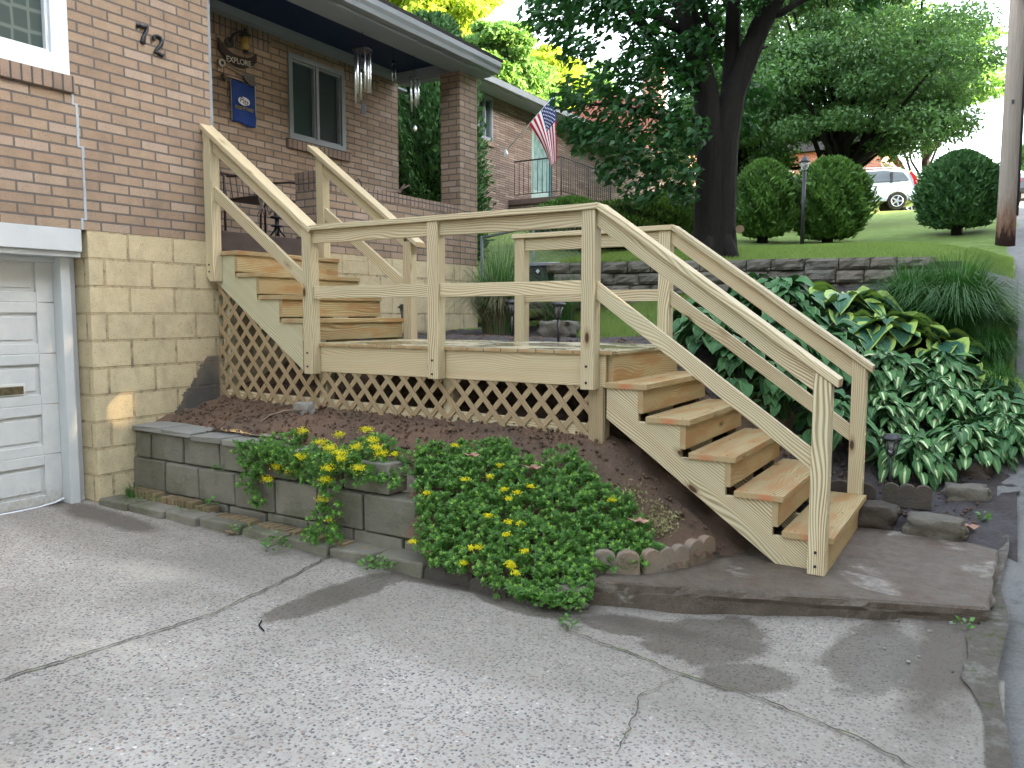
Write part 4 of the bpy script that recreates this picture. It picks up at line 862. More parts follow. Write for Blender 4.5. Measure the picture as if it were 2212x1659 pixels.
# ---------------------------------------------------------------- block retaining wall
BW=thing('block_retaining_wall','mossy concrete block retaining wall beside the yellow foundation','retaining wall',(-2.4,-.9,-1.3))
def rblock(mb,x0,x1,y0,y1,z0,z1,j=.006,r=random.Random(4)):
    q=lambda:r.uniform(-j,j)
    mb.hexa([(x0+q(),y0+q(),z0),(x1+q(),y0+q(),z0),(x1,y1,z0),(x0,y1,z0),(x0+q(),y0+q(),z1+q()),(x1+q(),y0+q(),z1+q()),(x1,y1,z1),(x0,y1,z1)])
mb=MB(); r=random.Random(4); yw=lambda x:-.83+.0*(x+3.8)
x=W+.006
for L_ in (.19,.40,.41,.40,.40,.41,.40):
    rblock(mb,x+.006,min(x+L_,-.985)-.004,yw(x),yw(x)+.19,-.925,-.715-.01*((x+3.8)/2.8)); x+=L_+.012
    if x>-1.2: break
x=W+.006
for L_ in (.40,.40,.40,.41,.40,.41,.42,.40):
    if x>-.95: break
    rblock(mb,x+.006,min(x+L_,-.87)-.004,yw(x)-.03,yw(x)+.18,-1.175,-.935); x+=L_+.012
x=W+.006
for L_ in (.3,.41,.40,.40,.41,.40,.41,.3):
    if x>-.95: break
    rblock(mb,x+.006,min(x+L_,-.85)-.004,yw(x)-.025,yw(x)+.17,-1.42,-1.185); x+=L_+.012
mb.build('block_courses',[M['cblock']],BW,bevel=.010)
for i,(a,b,mm) in enumerate(((W+.01,-3.42,'capst'),(-3.43,-3.06,'capst'),(-3.05,-2.72,'capst'),(-2.71,-2.3,'capst'),(-2.29,-1.9,'capst'))):
    mb=MB(); d=(i%2)*.006; rblock(mb,a,b,yw(a)-.035,yw(a)+.25,-.705-.012*i+d,-.662-.012*i+d,.01); mb.build('cap_stone',[M[mm]],BW,bevel=.006)
# lowest course of hollow blocks lying flat
mb=MB(); x=W+.03
while x<-.9:
    L_=r.uniform(.36,.42); y=-1.18+.07*(x+3.8)*.8; rblock(mb,x,x+L_-.01,y,y+.2,-1.38,-1.20-.02*(x+3.8)+r.uniform(-.008,.008),.012); x+=L_
mb.build('footing_blocks',[M['cblock']],BW,bevel=.014)
for i,(x0,L_,y0,z0) in enumerate(((-3.70,.42,-1.0,-1.185),(-3.26,.42,-.995,-1.20),(-2.86,.20,-.99,-1.22),(-2.60,.42,-1.02,-1.245),(-2.17,.42,-1.0,-1.26),(-1.74,.38,-.985,-1.275),(-1.34,.3,-.95,-1.29))):
    mb=MB(); n=int(L_/.042)
    for k in range(n):
        xx=x0+k*.042; rblock(mb,xx,xx+.031,y0-.0+random.uniform(-.003,.003),y0+.10,z0-.06,z0+.035+random.uniform(-.003,.003),.003)
    mb.box(x0+.004,x0+n*.042-.014,y0+.03,y0+.099,z0-.06,z0+.028)
    o=mb.build('ribbed_brick',[M['tanbrick']],None,bevel=.002)
    tag(o,['ribbed tan brick nearest the garage corner','ribbed tan brick second from the garage corner','short broken tan brick in the gap of the ribbed row','ribbed tan brick below the middle of the block wall','ribbed tan brick right of the middle, under the first flowers','ribbed tan brick behind the hanging sedum','last broken ribbed brick beside the sedum mat'][i],'brick','ribbed bricks along the foot of the block wall')
# ---------------------------------------------------------------- scalloped edging
def scallop(c,ang,L_,n,h,th,mt,label,tilt=0,top=0,group='scalloped edging stones by the stair'):
    c=Vector(c); d=Vector((math.cos(ang),math.sin(ang),math.sin(tilt))); nrm=Vector((-math.sin(ang),math.cos(ang),0)); P=[]
    w_=L_/n
    for i in range(n):
        for k in range(9):
            a=math.pi*(1-k/8); P.append((-L_/2+w_*(i+.5)+w_*.5*math.cos(a),h-w_*.32+w_*.36*math.sin(a)))
    P=[(-L_/2,-.04)]+P+[(L_/2,-.04)]; P=P[::-1]
    mb=MB(); F=[c+d*p[0]+Vector((0,0,p[1])) for p in P]; B=[q+nrm*th for q in F]
    mb.face(F[::-1],None,0); mb.face(B,None,0)
    for i in range(len(P)): mb.face([F[i],F[(i+1)%len(P)],B[(i+1)%len(P)],B[i]][::1],None,0)
    o=mb.build('edging_stone',[mt],None,bevel=.006); return tag(o,label,'edging stone',group)
scallop((.385,-.665,-1.22),.45,.27,2,.125,.055,M['scallop'],'grey scalloped edging stone half covered by the sedum')
scallop((.615,-.46,-1.22),.98,.30,3,.13,.055,M['scallop'],'upright grey scalloped edging stone with white chipped crest')
scallop((.735,-.20,-1.22),1.25,.24,2,.14,.055,M['scallop'],'scalloped edging stone with sun orange in its colour nearest the stringer')
for i,(cx,cy,cz,an,lb) in enumerate(((1.30,1.42,-1.10,.0,'dark scalloped edging stone just right of the far newel'),(1.66,1.47,-1.09,.12,'dark three bump edging stone in front of the path lamp'),(.98,1.44,-1.02,.0,'dark scalloped edging stone seen between the two newels'))):
    scallop((cx,cy,cz),an,.31,3 if i!=0 else 2,.125,.06,M['darkst'],lb)
scallop((-.55,-1.0,-1.37),.12,.3,2,.12,.05,M['darkst'],'low dark edging stone under the left edge of the sedum')
scallop((-.25,-1.02,-1.37),.0,.25,2,.10,.05,M['darkst'],'dark edging stone buried below the sedum beside the driveway')
# ---------------------------------------------------------------- rocks
def rock(name,c,s,label,mt,group=None,seed_=1,cat='rock',flat=0.25,rz=0):
    import bmesh
    bm=bmesh.new(); bmesh.ops.create_cube(bm,size=1); bmesh.ops.subdivide_edges(bm,edges=bm.edges,cuts=5,use_grid_fill=True)
    R=Matrix.Rotation(rz,4,'Z')
    for v in bm.verts:
        p=v.co.copy(); k=max(abs(p.x),abs(p.y),abs(p.z))/max(p.length,1e-6); p=p.lerp(p*k,flat)
        n=mnoise.fractal(p*2.3+Vector((seed_*7.7,0,0)),.9,2,4)*.22+mnoise.fractal(p*7+Vector((seed_*3,5,0)),.9,2,3)*.08; p+=p.normalized()*n*.8; p.x+=.16*mnoise.noise(Vector((p.z*2+seed_,p.y*1.7,3)));
        v.co=R@Vector((p.x*s[0],p.y*s[1],p.z*s[2]))
    me=bpy.data.meshes.new(name); bm.to_mesh(me); bm.free()
    for p in me.polygons: p.use_smooth=True
    o=link(name,me,None,[mt],Vector(c)); return tag(o,label,cat,group)
gz=lambda x,y: float(ground_z(x,y))
rock('rock',(2.0,1.85,gz(2.0,1.85)+.02),(.26,.2,.13),'reddish brown rock under the hosta leaf tips','M' and M['fieldstone'],'rocks at the edge of the bed',1,rz=.2)
rock('rock',(1.85,1.18,-1.17),(.34,.22,.15),'mossy square rock at the back of the pad',M['fieldstone'],'rocks at the edge of the bed',2,rz=-.1)
rock('rock',(1.45,1.22,-1.15),(.34,.2,.16),'dark low rock beside the bottom tread',M['darkst'],'rocks at the edge of the bed',3,rz=.1)
rock('rock',(2.0,2.3,gz(2.0,2.3)+.02),(.3,.22,.14),'dark rock deeper under the hosta leaves',M['darkst'],'rocks at the edge of the bed',4)
rock('rock',(2.17,2.6,gz(2.17,2.6)+.03),(.22,.16,.08),'flat grey stone at the road side of the bed',M['fieldstone'],'rocks at the edge of the bed',5)
rock('rock',(-2.53,-.21,gz(-2.53,-.21)+.025),(.15,.11,.12),'small pale rock on the bare soil above the block wall',M['paleRock'],None,6)
rock('rock',(-1.75,2.6,gz(-1.75,2.6)+.08),(.35,.3,.2),'grey green boulder beside the tall dry grass',M['fieldstone'],None,7)
# twig and pebbles
mb=MB(); mb.tube([(-2.48,-.25,gz(-2.48,-.25)+.03),(-2.58,-.36,gz(-2.58,-.36)+.04),(-2.62,-.48,gz(-2.62,-.48)+.03),(-2.60,-.58,gz(-2.6,-.58)+.02)],[.006,.007,.006,.004],6); tag(mb.build('twig',[M['twig']]),'thin bent twig leaning on the pale rock','twig')
mb=MB(); mb.tube([(-.98,-2.0,drive_z(-.98,-2.0)+.006),(-.94,-2.05,drive_z(-.94,-2.05)+.008),(-.87,-2.08,drive_z(-.87,-2.08)+.006)],.004,6); tag(mb.build('twig',[M['bark']]),'small dark curved twig lying on the driveway','twig')
def leaf_litter(x,y,z,s,label,rz=0,mt='dleaf'):
    V=[];n=11
    for k in range(n):
        a=2*math.pi*k/n; rr=s*(1 if k%2==0 else .55)*(1+.25*math.sin(k*2.3)); V.append(Vector((x+rr*math.cos(a+rz),y+rr*math.sin(a+rz),z+.012+.3*s*math.sin(a*2+1)**2)))
    mb=MB(); c_=Vector((x,y,z+.006))
    for k in range(n): mb.face([c_,V[k],V[(k+1)%n]],None,0)
    o=mb.build('fallen_leaf',[M[mt]]); sm=o.modifiers.new('s','SOLIDIFY'); sm.thickness=.0015; return tag(o,label,'leaf','dry fallen leaves')
rock('rock',(.22,-.87,-1.31),(.17,.15,.13),'square grey stone at the left end of the concrete pad',M['fieldstone'],None,31,flat=.2,rz=.5)
leaf_litter(-2.5,-.03,gz(-2.5,-.06)+.02,.05,'pinkish dry leaf against the lattice foot')
leaf_litter(-.62,-.62,-.66,.055,'mauve dry leaf lying on the sedum mat near the soil')
leaf_litter(-.25,-.5,-.72,.06,'brown dry leaf in the middle of the sedum mat')
leaf_litter(.42,-.42,-.98,.06,'curled brown leaf at the sedum edge near the edging stones')
leaf_litter(2.02,1.25,-1.17,.09,'crumpled reddish leaf between the rocks')
leaf_litter(-2.3,-1.12,-1.28,.04,'brown leaf at the foot of the block wall')
# ---------------------------------------------------------------- solar path lamps
def path_lamp(x,y,z,h,label):
    L=thing('path_lamp',label,'path light',(x,y,z),'solar path lamps'); s=1.0
    mb=MB(); mb.tube([(x,y,z-.05),(x,y,z+h-.15)],.011,10); mb.build('stake',[M['blackpl']],L)
    mb=MB(); mb.lathe((x,y,z+h-.16),[(.012,0),(.03,.012),(.033,.02)],16)
    for k in range(6):
        a=k*math.pi/3; mb.tube([(x+.031*math.cos(a),y+.031*math.sin(a),z+h-.145),(x+.052*math.cos(a),y+.052*math.sin(a),z+h-.04)],.004,5)
    mb.build('cage',[M['blackpl']],L)
    mb=MB(); mb.lathe((x,y,z+h-.142),[(.026,0),(.046,.10)],16); mb.build('lamp_glass',[M['lampglass']],L)
    mb=MB(); mb.lathe((x,y,z+h-.04),[(.055,0),(.075,.006),(.073,.015),(.058,.028),(.05,.036),(.048,.04)],20); mb.build('lamp_cap',[M['blackpl']],L)
path_lamp(-1.22,1.62,gz(-1.22,1.62),.40,'black solar path lamp on the mulch seen between the middle posts')
path_lamp(-2.88,1.50,gz(-2.88,1.5),.42,'black solar path lamp half hidden beside the rear stair post')
path_lamp(-2.22,2.45,gz(-2.22,2.45),.40,'solar path lamp in front of the tall dry grass')
path_lamp(1.53,1.62,-1.05,.42,'black solar path lamp standing in front of the variegated hostas')
# ---------------------------------------------------------------- leaf machinery (numpy)
def unit(v): return v/np.maximum(np.linalg.norm(v,axis=-1,keepdims=True),1e-9)
def leaves(C_,L_,Wd,D=None,N=None,fold=.25,droop=0.,seed_=0):
    """one folded rhomb per centre: verts base,left,tip,right"""
    rg=np.random.default_rng(seed_); n=len(C_)
    if D is None: D=unit(rg.normal(size=(n,3)))
    if N is None: N=unit(rg.normal(size=(n,3)))
    D=unit(D+np.array([0,0,-droop])); S_=unit(np.cross(D,N)); Nn=np.cross(S_,D)
    L_=np.asarray(L_).reshape(-1,1)*np.ones((n,1)); Wd=np.asarray(Wd).reshape(-1,1)*np.ones((n,1))
    b=C_-D*L_*.5; t=C_+D*L_*.5; l=C_-D*L_*.05+S_*Wd*.5+Nn*Wd*fold; r_=C_-D*L_*.05-S_*Wd*.5+Nn*Wd*fold
    V=np.stack([b,l,t,r_],1).reshape(-1,3); F=np.arange(4*n).reshape(n,4)
    return V,F
def blob(c,r,n,seed_=0,shell=.45):
    rg=np.random.default_rng(seed_); d=unit(rg.normal(size=(n,3))); k=(shell+(1-shell)*rg.random((n,1)))**.6
    return np.asarray(c)+d*k*np.asarray(r)
def merge(parts):
    V=[];F=[];o=0
    for v,f in parts: V.append(v);F.append(f+o);o+=len(v)
    return np.concatenate(V),np.concatenate(F)
def limb(mb,p,q,r0,r1,seed_=0,n=6,wig=.06,sides=10):
    r=random.Random(seed_); p=Vector(p);q=Vector(q);L_=(q-p).length; P=[];R=[]
    for i in range(n+1):
        a=i/n; w_=0 if i in(0,n) else wig*L_; P.append(p.lerp(q,a)+Vector((r.uniform(-w_,w_),r.uniform(-w_,w_),r.uniform(-w_,w_)))*.5); R.append(r0+(r1-r0)*a)
    mb.tube(P,R,sides); return P
# --- main dark tree
TX,TY=-.88,5.05; TZ=.88
TR=thing('cherry_tree','large dark leaved tree with forked trunk standing behind the landing','tree',(TX,TY,TZ))
r3=Vector((RT[0],RT[1],0)); fw3=Vector((-math.sin(ya),math.cos(ya),0))
def tp(a,h,d=0): return Vector((TX,TY,TZ))+r3*a+fw3*d+Vector((0,0,h))
mb=MB()
mb.tube([tp(-.07,-.15),tp(-.06,.05),tp(-.06,.4),tp(-.06,.9),tp(-.07,1.4),tp(-.15,2.0),tp(-.36,2.8),tp(-.55,3.5),tp(-.75,4.3),tp(-1.0,5.3)],[.29,.235,.205,.195,.175,.15,.13,.11,.08,.04],14)
mb.tube([tp(.07,-.15),tp(.06,.05),tp(.05,.4),tp(.06,.9),tp(.08,1.4),tp(.17,2.0),tp(.48,2.8),tp(.80,3.4),tp(1.15,4.2),tp(1.5,5.2)],[.29,.225,.195,.185,.17,.15,.125,.105,.08,.04],14)
mb.tube([tp(0,.0,.05),tp(.03,.9,.06),tp(.13,1.7,.06),tp(.2,2.6,.15),tp(.22,3.8,.3),tp(.3,5.6,.4)],[.24,.16,.12,.10,.07,.03],12)
for k in range(5):
    a=k*1.26+.3; mb.tube([tp(math.cos(a)*.14,.30,math.sin(a)*.14),tp(math.cos(a)*.24,.05,math.sin(a)*.24),tp(math.cos(a)*.40,-.12,math.sin(a)*.40)],[.09,.10,.05],8)
lm=[(tp(-.2,2.0),tp(-1.2,2.9,-.3),.07,.03),(tp(-.1,1.7),tp(-1.6,1.75,-.5),.05,.015),(tp(-.3,2.7),tp(-1.8,3.4,.2),.06,.02),(tp(.5,2.9),tp(1.7,3.4,-.3),.05,.02),(tp(-.4,3.2),tp(-1.3,4.4,-.5),.06,.02),(tp(.6,3.4),tp(2.0,4.2,.3),.05,.02),(tp(.0,2.6),tp(-.5,3.3,-.2),.05,.02),(tp(.22,2.3),tp(.7,2.7,.4),.04,.015)]
for i,(a,b,c,d) in enumerate(lm): limb(mb,a,b,c,d,i,wig=.07)
mb.build('trunk',[M['bark']],TR)
mb=MB(); p=tp(.27,.38,-.12); mb.tube([p,p+Vector((.0,-.03,.0))-fw3*.02],.05,14); mb.build('cut_branch_scar',[plain('pale_cut_wood',(.20,.14,.08),.8)],TR)
cl=[(-2.0,2.85,-.2,.42),(-1.6,3.2,.1,.5),(-1.15,2.85,-.2,.45),(-.9,2.35,-.3,.42),(-1.35,2.1,-.2,.36),(-1.75,2.45,-.3,.3),(-.75,1.85,-.4,.40),(-1.75,1.85,-.5,.32),(-1.2,1.65,-.4,.40),(-1.5,1.35,-.5,.34),(-.95,1.2,-.5,.40),(-.55,1.45,-.45,.36),(-.6,.95,-.5,.32),(-1.75,1.5,-.4,.26),(-1.35,.98,-.5,.22),(-1.0,.78,-.5,.26),(-.55,2.6,.3,.4),(-.45,.75,-.3,.2),(.05,3.35,-.5,.42),(.5,3.15,-.5,.3),(-.3,3.0,-.5,.35),(-.35,2.5,-.4,.26),(.25,2.9,-.5,.2),(-.45,2.15,-.4,.26),
 (-.6,3.2,.3,.45),(-.9,3.7,0,.6),(-1.6,3.75,.2,.6),(-2.1,3.45,0,.38),(.1,3.7,.3,.5),(.75,3.75,-.2,.45),(1.3,3.75,0,.42),(.95,3.35,.3,.3),(1.85,3.7,0,.42),(1.55,3.4,-.2,.24),(2.3,3.8,.1,.34),(.2,4.6,0,1.0),(-1.2,4.7,.1,1.0),(1.3,4.7,.1,.9),(2.2,4.5,.2,.7),(-2.3,4.5,.2,.8),(0,5.8,0,1.1),(.55,2.1,.5,.3),(.2,2.75,.6,.4),(.42,1.7,.3,.2),(-.15,3.0,.6,.4),(-.1,3.3,-.5,.35),(1.7,3.05,-.1,.2)]
parts=[];rg=np.random.default_rng(3)
for i,(a,h,d,r_) in enumerate(cl):
    n=int(620*(r_/.55)**2.1); c=np.array(tp(a,h,d)); 
    pts=blob(c,(r_*1.05,r_*1.05,r_*.75),n,i,.15)
    out=unit(pts-np.array(tp(0,h*.8,0))); D=unit(out+rg.normal(size=(n,3))*.7)
    parts.append(leaves(pts,rg.uniform(.10,.15,n),rg.uniform(.045,.07,n),D=D,N=unit(rg.normal(size=(n,3))*.6+np.array([0,0,1])),droop=.65,seed_=i))
V,F=merge(parts); npmesh('crown',V,F,TR,[M['leafdark']])
# --- generic trees
def gtree(name,label,x,y,z,h,R,ctr,mt,nl,ls,seed_,group=None,trunk_r=.18,nb=46,flat=.9,tmat='bark',hollow=.3,clump=.38):
    t_=thing(name,label,'tree',(x,y,z),group); rg=np.random.default_rng(seed_); mb=MB()
    limb(mb,(x,y,z-.2),(x+.1,y,z+h*.55),trunk_r,trunk_r*.6,seed_,wig=.03)
    C0=np.array([x,y,z+ctr]); parts=[]
    ds=unit(rg.normal(size=(nb,3))); ks=hollow+(1-hollow)*rg.random((nb,1))**.5
    cs=C0+ds*ks*np.array([R,R,R*flat])*(1-clump*.6)
    for i,c in enumerate(cs):
        if i%3==0: limb(mb,(x,y,z+h*rg.uniform(.15,.5)),tuple(c),trunk_r*.35,.02,i,wig=.08,sides=6)
        rr=R*clump*rg.uniform(.6,1.15); n=int(nl/nb); pts=blob(c,(rr*1.15,rr*1.15,rr*.5),n,seed_*100+i,.15)
        D=unit(unit(pts-c)*.6+rg.normal(size=(n,3))*.6)
        parts.append(leaves(pts,rg.uniform(.7,1.3,n)*ls,rg.uniform(.4,.65,n)*ls,D=D,N=unit(rg.normal(size=(n,3))*.7+np.array([0,0,1])),droop=.35,seed_=i))
    mb.build('trunk',[M[tmat]],t_); V,F=merge(parts); npmesh('crown',V,F,t_,[M[mt]]); return t_
def dp(u,v,d):   # world position at picture point (2212 px wide) and depth d
    q=FW+RT*(u-1106)/FPX-UP*(v-829.5)/FPX; return CAMP+q*d
gz2=lambda x,y: float(lawnT2(np.array(x),np.array(y)))
bgg='background trees beyond the neighbouring houses'
gtree('maple_tree','wide spreading green tree behind the three round bushes',-1.9,19.5,2.7,6,4.3,4.2,'leafwide',90000,.125,5,None,.24,150,.82,hollow=.3,clump=.22)['category']='tree'
gtree('maple_tree','smaller drooping tree between the dark trunk and the wide tree',-4.9,19.5,2.7,5,2.6,3.3,'leafwide',36000,.125,6,None,.18,70,.95,clump=.26)
def addbg(u,v,d,R,lab,mt,sd_,nl=16000,ls=.35,z=5):
    c=dp(u,v,d); gtree('deciduous_tree',lab,float(c[0]),float(c[1]),z,c[2]-z,R,float(c[2]-z),mt,nl,ls,sd_,bgg,.25,40,1.0)
addbg(925,-10,38,3.6,'yellow sunlit tree top directly above the porch roof','leafsun',21)
addbg(1072,120,34,1.75,'green tree rising just right of the porch gutter','leafbg',22,20000,.24)
addbg(1110,210,36,2.4,'green tree crown low over the neighbouring roof','leafbg',29,16000,.26)
addbg(1175,185,46,2.7,'tall tree with sunlit yellow leaf colour behind the neighbouring roof','leafsun',23)
addbg(1270,230,50,3.0,'thin pale tree seen through the cherry leaves','leafbg',24,9000,.3)
addbg(1235,290,44,1.8,'small tree with sunlit yellow leaf colour beside the neighbouring eave','leafsun',25,8000,.25)
addbg(1400,330,60,3.2,'far sunlit tree behind the dark crown','leafsun',26,7000,.35)
addbg(2010,150,44,4.2,'far tree right of the wide tree near the utility pole','leafbg',27,16000,.3)
addbg(2235,330,60,1.6,'distant small tree beyond the road crest','leafbg',28,4000,.3)
# trees on the far side of the road: they shade the yard
shade=[(13,-8,0,5.6,8.0),(14,-2.5,0,6.0,8.3),(13.5,3.5,.3,6.0,8.4),(15,9,.8,6.2,8.6),(14,14.5,1.7,5.8,7.6),(17,-13,0,7,9),(21,0,0,8,12),(22,7,1,8,12.5),(19,19,2.5,6,8),(14,21,3,5,7),(16,28,4,5.5,6.5)]
shade+=[(-9,-19,-1.4,6,8),(1,-21,-1.6,6.5,8.5),(9,-18,-1.6,6,8)]  # three unseen trees behind the camera, added to cut skylight
lab=['tall tree across the road, nearest the driveway mouth','tall tree across the road opposite the garage','tall tree across the road opposite the stair','tall tree across the road opposite the rock wall','tall tree across the road opposite the round bushes','large tree behind the tree row, south end','large tree behind the tree row, opposite the garage','large tree behind the tree row, opposite the stair','large tree behind the row by the bushes','tree across the road opposite the parked cars','last tree of the row far up the road','unseen tree added to cut skylight beyond the driveway, behind the garage end','unseen tree added to cut skylight beyond the driveway, middle','unseen tree added to cut skylight beyond the driveway, by the road']
for i,(x,y,z,R,ct) in enumerate(shade): gtree('roadside_tree',lab[i],x,y,z-.5,ct,R,ct-.8,'leafshade',9000,.7,40+i,'row of trees across the road',.3,30,.95,hollow=.2,clump=.42)
# --- conifers
SHADE_HEDGE=1
def conifer(name,label,x,y,z,rx,h,mt,n,ls,seed_,cat='bush',prof=None,group=None,trunk=.12,ry=None,lift=.15):
    t_=thing(name,label,cat,(x,y,z),group); rg=np.random.default_rng(seed_); ry=ry or rx
    prof=prof or (lambda s: np.sin(np.pi*np.clip(s*.86+.12,0,1))**.62)
    s=rg.random(n)**.9; a=rg.random(n)*2*np.pi; lump=1+.08*np.sin(a*3+seed_)*np.sin(s*7+seed_)+.07*np.sin(a*7+s*11)+.06*np.sin(a*13+s*23+seed_)
    lump=1+(lump-1)*1.7+.06*np.cos(a-seed_)*s; lump=lump+.10*np.sin(a*5+s*4+seed_*1.7)*np.cos(s*13+a*2)
    k=(rg.uniform(.70,1.04,n)+.17*rg.random(n)**7)*lump; rr=prof(s)*k
    P=np.stack([x+rx*rr*np.cos(a),y+ry*rr*np.sin(a),z+lift+s*(h-lift)],1)
    out=unit(np.stack([np.cos(a),np.sin(a),.55+s*.6],1)+rg.normal(size=(n,3))*.45)
    nrm=unit(rg.normal(size=(n,3))*.5+np.stack([np.cos(a),np.sin(a),np.full(n,.4)],1))
    V,F=leaves(P,rg.uniform(.6,1.7,n)*ls,rg.uniform(.3,.55,n)*ls,D=out,N=nrm,seed_=seed_)
    npmesh('foliage',V,F,t_,[M[mt]])
    # closed dark core inside the foliage, blocks the view through
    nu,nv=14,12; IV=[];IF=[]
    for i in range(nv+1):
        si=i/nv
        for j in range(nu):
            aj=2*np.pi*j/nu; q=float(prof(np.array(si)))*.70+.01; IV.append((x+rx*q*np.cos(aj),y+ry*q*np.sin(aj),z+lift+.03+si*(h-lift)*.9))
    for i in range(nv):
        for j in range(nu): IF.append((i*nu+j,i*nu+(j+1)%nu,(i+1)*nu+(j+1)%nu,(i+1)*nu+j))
    npmesh('inner_core',IV,IF,t_,[M['inner']],smooth=True)
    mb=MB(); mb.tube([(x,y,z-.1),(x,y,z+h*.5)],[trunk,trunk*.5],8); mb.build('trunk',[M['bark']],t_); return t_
M['inner']=plain('dark_inner_core',(.02,.028,.014),.95,.05,var=.5,scale=14,bump=.8)
bg_='three round arborvitae bushes on the lawn'
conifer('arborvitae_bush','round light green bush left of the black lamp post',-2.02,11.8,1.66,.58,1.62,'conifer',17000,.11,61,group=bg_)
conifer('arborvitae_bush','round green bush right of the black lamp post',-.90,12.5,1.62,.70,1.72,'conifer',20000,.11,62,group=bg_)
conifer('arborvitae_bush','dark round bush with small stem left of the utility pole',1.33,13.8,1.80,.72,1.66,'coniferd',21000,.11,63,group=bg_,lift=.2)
for i in range(8):  # unseen hedge added to stop low sun reaching the driveway
    conifer('sun_blocking_hedge',['first','second','third','fourth','fifth','sixth','seventh','eighth'][i]+' added hedge clump blocking low sun across the road, counted from the driveway end',10.6,-11+i*4.2,float(road_z(-11+i*4.2))-.1,1.5,3.9+.3*(i%3),'coniferd',3200,.42,150+i,cat='hedge',ry=1.85,prof=lambda s:np.clip(1-(s*2-1)**6,0.02,1)**.5,group='added sun blocking hedge clumps across the road',lift=.05)
conifer('tall_arborvitae','tall dense arborvitae filling the open end of the porch',-6.25,6.35,.3,.84,4.9,'coniferd',34000,.10,64,cat='tree',prof=lambda s:np.sin(np.pi*np.clip(s*.8+.18,0,1))**.45,trunk=.15)
conifer('hedge_shrub','clipped yew hedge with flat top in front of the neighbouring steps',-2.95,7.5,.95,1.15,1.12,'yew',20000,.055,65,prof=lambda s:np.clip(1-(s*2-1)**8,0.02,1)**.5,ry=.55,lift=.35)
conifer('hedge_shrub','small round green shrub left of the clipped hedge',-4.6,8.4,1.2,.8,1.15,'conifer',10000,.06,66)
conifer('hedge_shrub','loose green shrub between the hedge and the dark trunk',-3.25,10.2,1.3,.85,1.35,'conifer',12000,.07,67)
conifer('hedge_shrub','bright green shrub beneath the far porch awning',-4.2,44.5,5.3,2.2,3.2,'leafbg',5000,.14,68)
# ---------------------------------------------------------------- field stone wall
RWL=thing('field_stone_wall','low rough stone retaining wall below the lawn, three courses high','stone wall',(-.3,4.6,.3))
mb=MB(); r=random.Random(12); ang=math.atan(.27); ca,sa=math.cos(ang),math.sin(ang); total=4.46
def rough_block(mb,cx,cz,L_,h,dep,sd_):
    # block with a split face: grid front
    n,m_=max(3,int(L_/.05)),4; yb=dep
    F=[]
    for i in range(n+1):
        for j in range(m_+1):
            u=cx-L_/2+L_*i/n; z=cz+h*j/m_; e=min(i,n-i,)/n*2; ee=min(j,m_-j)/m_*2
            o=-.030*min(1,3*e)*min(1,3*ee)+mnoise.fractal(Vector((u*8,z*11,sd_)),.9,2,4)*.034+.018*math.sin(sd_*3.7)
            F.append(Vector((-2.5+u*ca-(-o)*0-o*sa*0+0, 4.1-.21+u*sa+o, z)))
    for i in range(n):
        for j in range(m_):
            a=i*(m_+1)+j; mb.face([F[a],F[a+m_+1],F[a+m_+2],F[a+1]],None,0,False)
    def B(i,j): v=F[i*(m_+1)+j]; return Vector((v.x,v.y+.2,v.z))
    for i in range(n):
        mb.face([F[i*(m_+1)+m_],F[(i+1)*(m_+1)+m_],B(i+1,m_),B(i,m_)],None,0)
        mb.face([B(i,0),B(i+1,0),F[(i+1)*(m_+1)],F[i*(m_+1)]],None,0)
    for j in range(m_):
        mb.face([F[j],F[j+1],B(0,j+1),B(0,j)],None,0); mb.face([F[n*(m_+1)+j+1],F[n*(m_+1)+j],B(n,j),B(n,j+1)],None,0)
zs=[.30,.44,.585,.73]; hs=[.135,.14,.14,.13]
for c in range(4):
    u=.0+(-.1 if c%2 else 0); end=total-(0 if c>0 else .2)-(.25 if c==3 else 0)
    while u<end:
        L_=r.uniform(.22,.42); L_=min(L_,end-u+.02); 
        if L_<.08: break
        rough_block(mb,u+L_/2,zs[c]+.0+r.uniform(-.006,.006),L_-r.uniform(.006,.02),hs[c]-r.uniform(.002,.014),.2,c*50+u); u+=L_
mb.build('stone_courses',[M['fieldstone']],RWL)
mb=MB(); mb.hexa([(-2.5,3.93,.1),(1.78,5.09,.1),(1.72,5.2,.1),(-2.56,4.05,.1),(-2.5,3.93,.80),(1.78,5.09,.80),(1.72,5.2,.80),(-2.56,4.05,.80)]); mb.build('backing',[M['darkst']],RWL)
